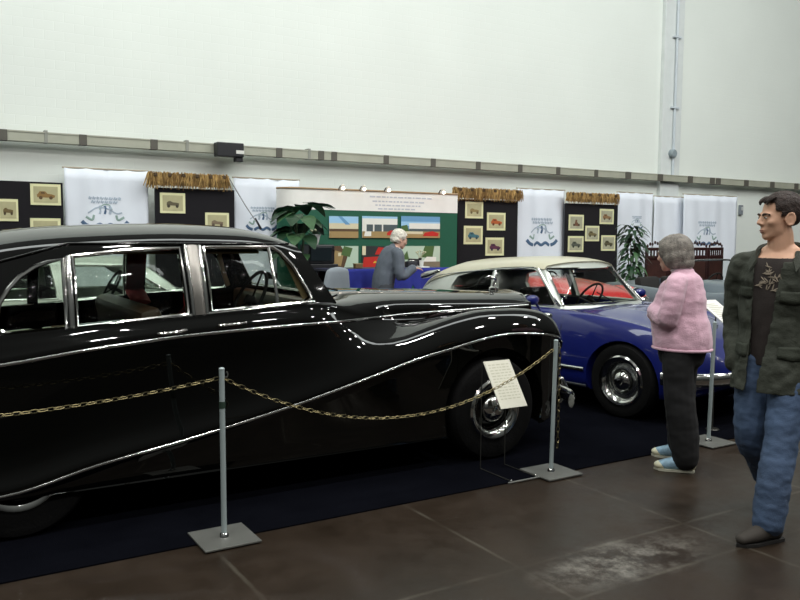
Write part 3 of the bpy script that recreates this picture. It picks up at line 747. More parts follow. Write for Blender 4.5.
def wheel(root, x, yface, side, R, w, ring, disc_m, hub, label=None):
    """wheel > tyre, trim_ring, hubcap; side -1 right, 1 left"""
    M = Matrix.Translation((x, side*yface, R)) @ Matrix.Rotation(-side*PI/2, 4, 'X')
    r0 = ring
    g = G(); g.lathe([(0, -.06), (r0*.45, -.055), (r0*.5, -.03), (r0*.62, -.035), (r0*.8, -.05), (r0*.9, -.02), (r0*.9, -w*.8), (0, -w*.8)], 32, M); o = g.build('wheel', disc_m, root)
    g = G(); g.lathe([(r0*.96, -.03), (r0*1.02, .002), (R*.82, .012), (R*.93, .002), (R*.985, -.025), (R, -.05), (R, -w+.04), (R*.95, -w), (r0, -w), (r0*.9, -w+.04), (r0*.9, -.05)], 48, M, closed=True); g.build('tyre', RUBBER, o, 30)
    g = G(); g.lathe([(r0*.70, -.035), (r0*.76, -.008), (r0*.86, .012), (r0*.97, .016), (r0*1.03, .004), (r0*1.03, -.02), (r0*.9, -.03)], 40, M, closed=True); g.build('trim_ring', CHROME, o)
    g = G(); g.lathe([(0, .03+hub*.1), (hub*.35, .027+hub*.08), (hub*.4, .018), (hub*.75, .006), (hub*.98, -.018), (hub, -.04), (0, -.05)], 32, M); g.build('hubcap', CHROME, o)
    return o
def boxmesh(c, d): g = G(); g.box(c, d); return g.mesh('b', 0)
def prism_xz(poly, y0=-2, y1=2): g = G(); g.prism([(x, y0, z) for x, z in poly], (0, y1-y0, 0)); return g.mesh('b', 0)
def prism_yz(poly, x0, x1): g = G(); g.prism([(x0, y, z) for y, z in poly], (x1-x0, 0, 0)); return g.mesh('b', 0)
def bench(root, x, y, w, z0, zs, zb, m, name, depth=.5):
    o_ = None
    g = G(); g.box((x+depth*.5, y, (z0+zs)/2), (depth, w, zs-z0), bev=.05); o = g.build(name, m, root)
    g = G(); g.box((x-.02, y, (zs+zb)/2-.02), (.14, w, zb-zs+.1), rot=Matrix.Rotation(-.18, 3, 'Y'), bev=.05); g.build('backrest', m, o)
    return o
def steering(root, c, r, tilt, m=DARKTRIM):
    Rm = Matrix.Translation(c) @ Matrix.Rotation(tilt, 4, 'Y')
    g = G(); g.tube([Rm @ Vector((0, r*math.cos(a*PI/14), r*math.sin(a*PI/14))) for a in range(28)], .012, 7, closed=True)
    for a in (PI/2, PI*7/6, PI*11/6): g.tube([Rm @ Vector((.02, 0, 0)), Rm @ Vector((0, r*math.cos(a), r*math.sin(a)))], .007, 6)
    g.lathe([(0, -.03), (.035, -.03), (.03, .02), (0, .03)], 14, Rm @ Matrix.Rotation(-PI/2, 4, 'Y')); g.tube([Rm @ Vector((.02, 0, 0)), Rm @ Vector((.45, 0, 0))], .018, 8)
    return g.build('steering_wheel', m, root)
def bar(path, w, h, m, name, root, ref=(0, 0, 1)):
    g = G(); g.tube(path, [(h, w)]*len(path), 10, ref=ref); return g.build(name, m, root, 60)

# ---------------------------------------------------------------- the black limousine
LX, LY = 3.5, 5.35
limo = thing('limousine', 'large black vintage limousine with sweeping chrome wing line behind the chain', 'car', (LX, LY, 0))
zs_ = pchip([(-4.7, .27), (-3.6, .262), (-3.15, .268), (-2.67, .364), (-2.12, .453), (-1.7, .533), (-1.43, .59), (-.98, .70), (-.63, .788), (-.39, .832), (-.05, .892), (.13, .906), (.36, .893), (.56, .866), (.68, .82), (.79, .74)])
W_ = pchip([(-4.7, .42), (-4.55, .62), (-4.2, .82), (-3.7, .93), (-3.2, .95), (-1.5, .95), (.2, .955), (.5, .94), (.64, .90), (.72, .85), (.77, .79), (.79, .74)])
zc_ = pchip([(-1.5, .74), (-1.1, .83), (-.8, .905), (-.5, .985), (-.2, 1.05), (0, 1.075), (.25, 1.075), (.45, 1.058), (.6, 1.02), (.7, .965), (.76, .91), (.79, .86)])
zb_ = pchip([(-4.7, .5), (-4.4, .30), (-4, .235), (.45, .24), (.62, .30), (.72, .42), (.79, .55)])
zl_ = pchip([(-4.7, .72), (-4.4, .86), (-4.0, .98), (-3.6, 1.05), (-3.1, 1.08), (-1.4, 1.17), (-1.15, 1.185), (-.8, 1.19)])
zw_ = pchip([(-4.7, .66), (-4.3, .78), (-3.8, .87), (-3.12, .925), (-2.63, .982), (-2.08, 1.024), (-1.25, 1.048), (-.8, 1.04), (.8, 1.045)])
yb_ = pchip([(-1.4, .68), (-.5, .58), (.4, .45), (.85, .40)]); zt_ = pchip([(-1.4, 1.20), (-.8, 1.195), (0, 1.17), (.8, 1.135)])
def limo_prof(x):
    b = sstep(-1.42, -.62, x); W, zs, zb, zl, zw, zc, yb, zt = W_(x), zs_(x), zb_(x), zl_(x), zw_(x), zc_(x), yb_(x), zt_(x)
    zb = min(zb, zs-.03); s = sstep(-.75, -.1, x)
    return [(0, zb), (W-.12, zb-.005), (W-.035, zb), (W-.028, (zb+zs)/2), (W-.02, zs-.018), (W, zs), (W, zs+.03),
            lerp2((W-.03, zs+.13), (W-.025, zs+.5*(zc-zs)), b), lerp2((W-.06, .5*(zs+zw)+.07), (W-.075, zs+.86*(zc-zs)), b),
            lerp2((W-.075, zw), (W-.16, zc), b), lerp2((W-.088, zw+.05), (lerp(yb+.10, W-.27, s), lerp(zc+.03, zc-.03, s)), b),
            lerp2((W-.115, zl-.03), (yb+.02, lerp((zc+1.045)/2+.02, min(zc-.05, 1.0), s)), b), lerp2((W-.14, zl), (yb, 1.045), b),
            lerp2((max(W-.3, .2), zl), (yb-.035, zt-.06), b), lerp2((.2, zl), (yb*.6, zt-.012), b), (0, lerp(zl, zt, b))]
xs = [-4.7+.1*i for i in range(52)]+[.5, .55, .6, .64, .68, .71, .74, .76, .78, .79]
bg = body_mesh(limo_prof, xs, 3)
LST = [(-4.15, -3.95, .45, .95, .42, 1.0, 1.03, 0), (-4.0, -3.85, .60, 1.0, .50, 1.10, 1.15, 0), (-3.7, -3.6, .72, 1.02, .58, 1.28, 1.37, 0), (-3.4, -3.35, .77, 1.03, .62, 1.39, 1.51, 0),
       (-3.1, -3.08, .80, 1.05, .64, 1.465, 1.60, 0), (-2.75, -2.75, .805, 1.06, .655, 1.51, 1.64, 0), (-2.14, -2.14, .81, 1.10, .665, 1.545, 1.665, 0), (-1.7, -1.75, .805, 1.13, .66, 1.545, 1.655, 0),
       (-1.38, -1.53, .79, 1.15, .645, 1.53, 1.625, .01), (-1.11, -1.37, .75, 1.16, .625, 1.505, 1.57, .04)]
cg = cab_mesh(LST); C = Car(limo, bg, cg)
WIN_Q = [(-3.13, 1.10), (-3.105, 1.23), (-3.06, 1.30), (-3.0, 1.365), (-2.925, 1.415), (-2.86, 1.44), (-2.785, 1.455), (-2.79, 1.09), (-2.9, 1.082), (-3.05, 1.072)]
WIN_R = [(-2.73, 1.47), (-2.45, 1.50), (-2.15, 1.513), (-2.135, 1.138), (-2.735, 1.096)]
WIN_F = [(-2.0, 1.518), (-1.56, 1.518), (-1.51, 1.485), (-1.44, 1.40), (-1.36, 1.24), (-1.345, 1.20), (-1.38, 1.178), (-1.995, 1.15)]
def cyl(x, y0, y1, r, z): g = G(); g.lathe([(0, y0), (r, y0), (r, y1), (0, y1)], 40, Matrix.Translation((x, 0, z)) @ Matrix.Rotation(-PI/2, 4, 'X')); return g.mesh('w', 0)
bm_ = cut(bg.mesh('b', 0), cyl(.03, -1.2, -.62, .44, .37), cyl(.03, .62, 1.2, .44, .37), boxmesh((-3.05, -.70, .24), (.84, .40, .52)), boxmesh((-3.05, .70, .24), (.84, .40, .52)), boxmesh((-2.32, 0, .9), (2.0, 1.42, 1.0)))
body = link(sharpen(bm_, 38), 'body', BLACK, limo)
cm = cut(cg.mesh('c', 0), cab_mesh(LST, .04).mesh('i', 0), prism_xz(WIN_Q), prism_xz(WIN_R), prism_xz(WIN_F), prism_yz([(-.67, 1.212), (.67, 1.212), (.60, 1.485), (-.60, 1.485)], -1.49, 0), prism_yz([(-.34, 1.22), (.34, 1.22), (.3, 1.40), (-.3, 1.40)], -5, -3.3))
link(sharpen(cm, 38), 'roof', BLACK, limo)
C.window(WIN_Q, 'quarter_window', CHROME, .012, GLASSD); C.window(WIN_R, 'rear_door_window', CHROME, .013, GLASSD); C.window(WIN_F, 'front_door_window', CHROME, .013, GLASSD)
C.screen([(-.67, 1.212), (.67, 1.212), (.60, 1.485), (-.60, 1.485)], 'windscreen', CHROME, .008)
for sd in (1, -1):
    fix = (lambda P: P) if sd > 0 else mirror
    # flat bright pillars between the windows
    for (xa, za), (xb, zb), ww, nm in [((-2.065, 1.13), (-2.075, 1.53), .036, 'centre_pillar_plate'), ((-2.105, 1.13), (-2.115, 1.53), .012, 'centre_pillar_trim'), ((-2.025, 1.14), (-2.03, 1.53), .014, 'centre_pillar_trim'), ((-2.762, 1.08), (-2.757, 1.47), .016, 'rear_pillar_trim')]:
        P = fix([C.side(lerp(xa, xb, t/8), lerp(za, zb, t/8), off=.008) for t in range(9)])
        bar(P, .012, ww, PILLAR if 'plate' in nm else CHROME, nm, limo, ref=(1, 0, 0))
    P = fix([C.side(lerp(-1.577, -1.585, t/6), lerp(1.17, 1.515, t/6), off=.002) for t in range(7)]); bar(P, .01, .012, CHROME, 'quarterlight_bar', limo, ref=(1, 0, 0))
    P = fix([C.side(lerp(-3.12, -1.32, t/20), lerp(1.073, 1.187, t/20)-.012, off=.004) for t in range(21)]); bar(P, .009, .013, CHROME, 'window_sill_trim', limo)
    # the long wing line and the waist line
    P = []
    for i in range(60):
        x = lerp(-3.75, .775, i/59); q = limo_prof(x)[5]; P.append(Vector((x, -q[0]-.003, q[1])))
    bar(fix(P), .007, .010, CHROME, 'wing_line_moulding', limo)
    P = []
    for i in range(50):
        x = lerp(-4.1, .75, i/49)
        if x < -.62: P.append(C.side(x, zw_(x), C.btree, .004))
        elif x > -.45: q = limo_prof(x)[12]; P.append(Vector((x, -q[0]-.006, q[1])))
    bar(fix(smooth_line(P, 2)), .007, .010, CHROME, 'waist_moulding', limo)
    P = [C.side(lerp(-3.3, -1.42, t/24), 1.54-.0-max(0, (-2.75-lerp(-3.3, -1.42, t/24)))*.28, off=.004) for t in range(25)]
    bar(fix(P), .009, .007, BLACK, 'roof_gutter', limo)
    for x in (.03, -3.05): wheel(limo, x, .92 if x > 0 else .88, -sd, .37, .19, .215, BLACK, .10)
    g = G(); g.tube(fix([Vector((x, C.side(x, zw_(x)+.03, C.btree).y-.012-.022*(0 < i < 3), zw_(x)+.035)) for i, x in enumerate((-2.33, -2.3, -2.22, -2.17))]), .009, 8); g.build('door_handle', CHROME, limo)
    g = G(); g.tube(fix([Vector((x, C.side(x, zw_(x)+.03, C.btree).y-.012-.022*(0 < i < 3), zw_(x)+.045)) for i, x in enumerate((-1.98, -1.95, -1.87, -1.82))]), .009, 8); g.build('door_handle', CHROME, limo)
    # headlamp, side lamp, door joints
    g = G(); g.lathe([(.0, .0), (.10, -.0), (.12, -.03), (.115, -.12), (.07, -.2), (0, -.24)], 24, Matrix.Translation((.86, -sd*.52, .76)) @ Matrix.Rotation(PI/2, 4, 'Y')); o = g.build('headlamp', CHROME, limo)
    g = G(); g.lathe([(0, .02), (.06, .015), (.1, .002), (0, -.002)], 20, Matrix.Translation((.862, -sd*.52, .76)) @ Matrix.Rotation(PI/2, 4, 'Y')); g.build('lens', GLASS, o)
    g = G(); g.ball((.60, -sd*.80, 1.0), (.06, .025, .025), 12, 8); g.build('side_lamp', CHROME, limo)
# radiator, ornament, bumper
g = G(); g.loft([[Vector((x, -.27*f, .42)), Vector((x, .27*f, .42)), Vector((x, .28*f, 1.05)), Vector((x, .2*f, 1.12)), Vector((x, 0, 1.145)), Vector((x, -.2*f, 1.12)), Vector((x, -.28*f, 1.05))] for x, f in ((.74, 1.0), (.86, 1.0), (.885, .93))]); rad = g.build('radiator_shell', CHROME, limo, 30)
g = G()
for k in range(15): g.box((.89, -.21+.03*k, .76), (.02, .008, .56))
g.build('radiator_grille', CHROME, rad, 0)
g = G(); g.box((.887, 0, .76), (.008, .46, .57)); g.build('radiator_core', DARKTRIM, rad, 0)
g = G(); g.lathe([(0, 0), (.04, 0), (.04, .02), (.02, .035), (0, .035)], 16, Matrix.Translation((.72, 0, 1.142))); g.limb([(.715, 0, 1.17), (.725, 0, 1.21), (.745, 0, 1.25)], [(.016, .014), (.015, .013), (.010, .010)]); g.ball((.755, 0, 1.272), .013, 10, 8)
for sd in (-1, 1): g.limb([(.735, sd*.01, 1.24), (.705, sd*.035, 1.25), (.675, sd*.05, 1.245)], [(.008, .014), (.006, .016), (.003, .006)])
g.build('bonnet_ornament', CHROME, limo)
P = smooth_line([(.84, -.84, .33), (.93, -.74, .34), (1.0, -.45, .345), (1.02, 0, .345), (1.0, .45, .345), (.93, .74, .34), (.84, .84, .33)], 5)
bar(P, .022, .055, CHROME, 'front_bumper', limo)
for y in (-.55, .55): g = G(); g.limb([(.985, y, .25), (1.03, y, .34), (1.0, y, .44)], [.03, .045, .028]); g.build('overrider', CHROME, limo)
P = smooth_line([(-4.55, -.84, .40), (-4.85, -.6, .41), (-4.92, 0, .41), (-4.85, .6, .41), (-4.55, .84, .40)], 5); bar(P, .022, .055, CHROME, 'rear_bumper', limo)
g = G(); g.box((.6, 0, .34), (.7, .5, .05)); g.box((-4.6, 0, .42), (.5, .5, .05)); g.box((-1.5, 0, .22), (4.4, 1.2, .06)); g.build('chassis', DARKTRIM, limo, 0)
for y0, z1 in ((-.03, 1.22), ): g = G(); g.tube([(-.9, -.27, 1.205), (-1.12, -.33, 1.25), (-1.2, -.36, 1.38)], .007, 5); g.build('wiper', DARKTRIM, limo)
# interior
bench(limo, -2.25, 0, 1.34, .45, .72, 1.14, LEATHER, 'front_seat', .5); bench(limo, -3.15, 0, 1.34, .45, .75, 1.2, LEATHER, 'rear_seat', .55)
g = G(); g.box((-1.28, 0, 1.07), (.12, 1.36, .22), bev=.03); g.build('dashboard', WALNUT, limo)
for sd in (-1, 1):
    g = G(); g.box((-2.05, sd*.735, .95), (1.62, .03, .30), bev=.01); g.build('door_trim', WALNUT, limo)
    P = [C.side(lerp(-1.345, -1.455, t/5), lerp(1.2, 1.49, t/5), off=-.05) for t in range(6)]
    bar(P if sd < 0 else mirror(P), .012, .035, TAN, 'pillar_lining', limo, ref=(1, 0, 0))
    P = [C.side(lerp(-2.07, -2.07, t/5), lerp(1.10, 1.5, t/5), off=-.05) for t in range(6)]
    bar(P if sd < 0 else mirror(P), .02, .07, mat('dark_red_curtain', '#8c1d22', .85, var=.2), 'pillar_curtain', limo, ref=(1, 0, 0))
g = G(); g.loft([[Vector((x, y, z-.012)) for y, z in ((-.6, 1.5), (-.4, 1.585), (0, 1.615), (.4, 1.585), (.6, 1.5), (.6, 1.49), (.4, 1.575), (0, 1.605), (-.4, 1.575), (-.6, 1.49))] for x in (-2.9, -2.3, -1.62)]); g.build('headlining', TAN, limo)
steering(limo, Vector((-1.60, -.36, 1.17)), .205, .5)
g = G(); g.box((-1.335, -.1, 1.31), (.02, .2, .05), bev=.01); g.build('rear_view_mirror', DARKTRIM, limo)

# ---------------------------------------------------------------- the deep blue saloon with the cream roof
DA = math.radians(-82)
ds = thing('saloon_car', 'deep blue streamlined saloon car with cream roof behind the black limousine', 'car', (6.167, 5.036, 0), DA)
dw = pchip([(-4.0, .42), (-3.85, .55), (-3.4, .68), (-2.6, .80), (-1.7, .885), (-.8, .895), (0, .885), (.3, .86), (.5, .80), (.65, .70), (.74, .60), (.79, .5)])
dzb = pchip([(-4.0, .68), (-3.7, .82), (-3.3, .885), (-2.4, .905), (-.9, .905), (-.5, .895), (0, .85), (.35, .775), (.6, .68), (.74, .59), (.79, .53)])
dzc = pchip([(-4.0, .68), (-3.7, .86), (-3.3, .92), (-2.4, .905), (-.9, .905), (-.55, .925), (-.2, .885), (.2, .80), (.5, .69), (.7, .58), (.79, .52)])
dzl = pchip([(-4.0, .5), (-3.6, .30), (-3, .20), (.3, .20), (.55, .24), (.72, .32), (.79, .40)])
def ds_prof(x):
    w, zb, zc, zl = dw(x), dzb(x), dzc(x), dzl(x); d = zb-zl; fr = sstep(-.7, -.2, x)
    return [(0, zl), (.8*w, zl), (.95*w, zl+.03), (.99*w, zl+.25*d), (w, zl+.45*d), (.985*w, zl+.68*d), (.955*w, zl+.85*d), (.91*w, zl+.96*d), (.85*w, zb), (.77*w, zb-.02*fr),
            (.66*w, lerp(zb, zc-.01, .5)-.025*fr), (.45*w, zc-.012), (.2*w, zc), (0, zc)]
xs = [-4.0, -3.97, -3.92]+[-3.85+.1*i for i in range(43)]+[.45, .5, .55, .6, .65, .69, .72, .75, .77, .79]
bg = body_mesh(ds_prof, xs, 3)
DST = [(-3.22, -3.16, .44, .90, .40, .95, .99, 0), (-3.05, -3.02, .56, .90, .48, 1.01, 1.10, 0), (-2.85, -2.82, .64, .89, .54, 1.085, 1.215, 0), (-2.5, -2.5, .69, .88, .57, 1.165, 1.31, 0), (-2.0, -2.0, .71, .88, .585, 1.24, 1.355, 0),
       (-1.5, -1.55, .715, .88, .59, 1.285, 1.375, .02), (-1.1, -1.3, .71, .88, .58, 1.295, 1.37, .1), (-.56, -1.05, .69, .88, .56, 1.272, 1.335, .25)]
cg = cab_mesh(DST); C = Car(ds, bg, cg)
DW_R = [(-2.36, 1.15), (-2.1, 1.21), (-1.82, 1.242), (-1.76, .925), (-2.40, .925), (-2.42, 1.04)]
DW_F = [(-1.75, 1.245), (-1.45, 1.266), (-1.25, 1.266), (-1.15, 1.215), (-.90, .94), (-.92, .925), (-1.69, .925)]
bm_ = cut(bg.mesh('b', 0), cyl(0, -1.2, -.55, .365, .325), cyl(0, .55, 1.2, .365, .325), cyl(-3.1, -.72, -.45, .36, .3), cyl(-3.1, .45, .72, .36, .3), boxmesh((-1.78, 0, .75), (1.75, 1.3, .9)))
link(sharpen(bm_, 40), 'body', BLUE, ds)
SCR = [(-.64, .922), (.64, .922), (.545, 1.276), (-.545, 1.276)]
cm = cut(cg.mesh('c', 0), cab_mesh(DST, .035).mesh('i', 0), prism_xz(DW_R), prism_xz(DW_F), prism_yz(SCR, -1.45, 0), prism_yz([(-.42, .96), (.42, .96), (.38, 1.12), (-.38, 1.12)], -5, -2.75))
link(sharpen(cm, 38), 'window_pillars', SILVER, ds)
f = pchip([(i, s_) for i, s_ in enumerate(DST)]); rings = []
for i in range(41):
    h = cab_half(f(i*7/40)); up = [Vector((v.x+.012*(i > 36), v.y*1.02+.006, v.z+(.012 if k_ else -.004))) for k_, v in enumerate(h[5:])]; lo = [Vector((v.x, v.y*.985, v.z-.012)) for v in h[5:]]
    rings.append([Vector((v.x, -v.y, v.z)) for v in up]+[v for v in reversed(up[:-1])]+[v for v in lo]+[Vector((v.x, -v.y, v.z)) for v in reversed(lo[:-1])])
    for q in (up[-1], lo[-1]): q.y = 0
g = G(); g.loft(rings); bmesh.ops.remove_doubles(g.bm, verts=g.bm.verts, dist=1e-5); g.build('roof', CREAM, ds)
C.window(DW_R, 'rear_window', None, glass=GLASS); C.window(DW_F, 'front_window', CHROME, .010, GLASS); C.screen(SCR, 'windscreen', CHROME, .012)
for sd in (1, -1):
    fix = (lambda P: P) if sd > 0 else mirror
    P = [C.side(lerp(-1.72, -1.785, t/6), lerp(.92, 1.25, t/6), off=.004) for t in range(7)]; bar(fix(P), .01, .022, GREYBUMP, 'door_pillar', ds, ref=(1, 0, 0))
    P = [C.side(lerp(-.84, -1.215, t/8), lerp(.92, 1.27, t/8), off=.006) for t in range(9)]; bar(fix(P), .012, .020, CHROME, 'windscreen_pillar', ds, ref=(1, 0, 0))
    P = [C.side(lerp(-2.9, -1.2, t/20), lerp(1.08, 1.294, (t/20)**.55)-.004, off=.014) for t in range(21)]; bar(fix(P), .007, .007, GREYBUMP, 'gutter_trim', ds)
    P = [C.side(x, .39, C.btree, .005) for x in (-2.55, -2.2, -1.8, -1.4, -1.0, -.7, -.45, -.385)]; bar(fix(P), .008, .018, GREYBUMP, 'side_moulding', ds)
    P = [C.side(x, .235, C.btree, .004) for x in (-2.6, -2.0, -1.4, -.9, -.5, -.38)]; bar(fix(P), .006, .012, ALU, 'sill_moulding', ds)
    P = [C.side(x, .905, C.tree, .012) for x in (-2.5, -2.1, -1.7, -1.3, -1.0, -.86)]; bar(fix(P), .008, .008, GREYBUMP, 'window_sill_trim', ds)
    wheel(ds, 0, .865, -sd, .333, .17, .222, GREYBUMP, .095); wheel(ds, -3.1, .70, -sd, .333, .15, .2, GREYBUMP, .09)
    g = G(); g.lathe([(0, .0), (.03, .0), (.04, -.1), (.02, -.3), (0, -.32)], 14, Matrix.Translation((-2.98, -sd*.585, 1.12)) @ Matrix.Rotation(-PI/2-.25, 4, 'Y')); g.build('trumpet_indicator', CHROME, ds)
    g = G(); g.limb(fix([Vector((-1.0, -.80, .90)), Vector((-1.0, -.86, .955))]), [.012, .012]); g.ball((-1.0, -sd*.90, .985), (.045, .085, .05), 14, 10); o = g.build('door_mirror', BLUE, ds)
    g = G(); g.lathe([(0, .0), (.048, .0), (.05, .02), (.04, .03), (0, .03)], 16, Matrix.Translation((-1.045, -sd*.90, .99)) @ Matrix.Rotation(-PI/2, 4, 'Y') @ Matrix.Diagonal((1, 1.6, 1, 1))); g.build('mirror_rim', CHROME, o)
    for xh in (-1.62, -2.42): g = G(); P = [C.side(xh+dx, .80, C.btree, .006+.018*(k in (1, 2))) for k, dx in enumerate((0, .03, .11, .14))]; g.tube(fix(P), .008, 8); g.build('door_handle', CHROME, ds)
    for px_, nm in ((-.66, 'front_door_seam'), (-1.73, 'rear_door_seam')): g = G(); P = [C.side(px_+.02*math.sin(z*5), z, C.btree, .0005) for z in (.25, .35, .45, .55, .65, .75, .85)]; g.tube(fix(P), .003, 5); g.build(nm, DARKTRIM, ds)
    # glazed headlamp pair
    g = G(); g.ball((.575, -sd*.56, .56), (.10, .13, .075), 18, 12); o = g.build('headlamp', CHROME, ds)
    g = G(); g.ball((.60, -sd*.565, .56), (.10, .135, .08), 18, 12); g.build('lens', GLASS, o)
P = smooth_line([(.42, -.90, .42), (.58, -.84, .42), (.74, -.62, .42), (.84, -.25, .42), (.86, 0, .42), (.84, .25, .42), (.74, .62, .42), (.58, .84, .42), (.42, .90, .42)], 4); bar(P, .025, .055, CHROME, 'front_bumper', ds)
P = smooth_line([(-3.7, -.62, .45), (-3.95, -.5, .46), (-4.08, 0, .46), (-3.95, .5, .46), (-3.7, .62, .45)], 4); bar(P, .025, .05, CHROME, 'rear_bumper', ds)
g = G(); g.tube([C.front(0, .93, .02)+Vector((.1, -.2, -.03)), C.front(-.35, 1.0, .02)], .006, 5); g.tube([C.front(0, .93, .02)+Vector((.06, .2, -.03)), C.front(.0, 1.03, .02)], .006, 5); g.build('wiper', DARKTRIM, ds)
bench(ds, -2.85, 0, 1.2, .35, .55, .96, DARKSEAT, 'rear_seat', .55)
for y in (-.34, .34): bench(ds, -1.95, y, .52, .35, .55, .99, DARKSEAT, 'front_seat', .5)
g = G(); g.box((-.98, 0, .84), (.2, 1.2, .14), bev=.05); g.build('dashboard', DARKTRIM, ds)
g = G(); g.limb([(-.95, 0, .87), (-.86, 0, .92)], [.02, .012]); g.build('sun_sensor', DARKTRIM, ds)
steering(ds, Vector((-1.28, .36, .93)), .19, .55)
g = G(); g.box((-1.16, 0, 1.2), (.02, .17, .05), bev=.01); g.build('rear_view_mirror', DARKTRIM, ds)

# ---------------------------------------------------------------- silver saloon beyond the limousine
SVX, SVY = 2.75, 8.0
sv = thing('saloon_car', 'silver grey saloon car seen through the black limousine windows', 'car', (SVX, SVY, 0))
vw = pchip([(-3.6, .6), (-3.4, .74), (-2.6, .82), (-1, .84), (.2, .82), (.55, .74), (.68, .62)]); vb = pchip([(-3.6, .72), (-3.4, .92), (-2.6, 1.0), (-1, 1.02), (-.5, 1.02), (.3, .93), (.6, .82), (.68, .72)]); vl = pchip([(-3.6, .5), (-3.3, .28), (.3, .26), (.6, .35), (.68, .45)])
def sv_prof(x):
    w, b, l = vw(x), vb(x), vl(x); d = b-l
    return [(0, l), (.85*w, l), (.96*w, l+.04), (w, l+.3*d), (w, l+.6*d), (.97*w, l+.82*d), (.93*w, b-.03), (.85*w, b), (.5*w, b+.012), (.2*w, b+.02), (0, b+.02)]
bg = body_mesh(sv_prof, [-3.6, -3.55, -3.5]+[-3.4+.1*i for i in range(40)]+[.55, .6, .64, .68], 2)
VST = [(-3.0, -2.55, .62, .97, .5, 1.0, 1.02, 0), (-2.75, -2.4, .68, .97, .54, 1.22, 1.27, 0), (-2.4, -2.25, .72, .98, .56, 1.31, 1.38, 0), (-1.6, -1.6, .73, .99, .57, 1.34, 1.41, 0), (-.9, -1.15, .72, .99, .56, 1.33, 1.395, .03), (-.42, -.92, .68, .99, .53, 1.31, 1.36, .1)]
cg = cab_mesh(VST); C = Car(sv, bg, cg)
VR = [(-2.35, 1.29), (-1.72, 1.315), (-1.68, 1.04), (-2.5, 1.04)]; VF = [(-1.62, 1.315), (-1.1, 1.305), (-.72, 1.06), (-.74, 1.04), (-1.58, 1.04)]; VS = [(-.6, 1.05), (.6, 1.05), (.5, 1.28), (-.5, 1.28)]
link(sharpen(cut(bg.mesh('b', 0), cyl(0, -1.2, -.5, .37, .32), cyl(0, .5, 1.2, .37, .32), cyl(-2.6, -1.2, -.5, .37, .32), cyl(-2.6, .5, 1.2, .37, .32), boxmesh((-1.65, 0, .95), (1.6, 1.3, .9))), 40), 'body', SILVER, sv)
link(sharpen(cut(cg.mesh('c', 0), cab_mesh(VST, .035).mesh('i', 0), prism_xz(VR), prism_xz(VF), prism_yz(VS, -1.3, 0), prism_yz([(-.5, 1.07), (.5, 1.07), (.42, 1.22), (-.42, 1.22)], -4, -2.3)), 38), 'roof', SILVER, sv)
C.window(VR, 'rear_door_window', CHROME, .01); C.window(VF, 'front_door_window', CHROME, .01); C.screen(VS, 'windscreen', CHROME, .012)
for sd in (1, -1):
    for x in (0, -2.6): wheel(sv, x, .80, -sd, .32, .16, .2, SILVER, .09)
    g = G(); g.lathe([(0, .02), (.08, .01), (.1, -.03), (.06, -.1), (0, -.1)], 20, Matrix.Translation((.62, -sd*.52, .68)) @ Matrix.Rotation(PI/2, 4, 'Y')); g.build('headlamp', CHROME, sv)
    P = [C.side(x, .8, C.btree, .004) for x in (-3.2, -2.4, -1.6, -.8, 0, .4)]; bar(P if sd > 0 else mirror(P), .006, .01, CHROME, 'side_moulding', sv)
P = smooth_line([(.5, -.8, .42), (.72, -.6, .43), (.8, 0, .43), (.72, .6, .43), (.5, .8, .42)], 4); bar(P, .02, .05, CHROME, 'front_bumper', sv)
bench(sv, -2.4, 0, 1.15, .4, .6, 1.05, DARKSEAT, 'rear_seat', .5)
for y in (-.33, .33): bench(sv, -1.6, y, .48, .4, .6, 1.06, DARKSEAT, 'front_seat', .48)
steering(sv, Vector((-1.02, .33, 1.06)), .18, .5)

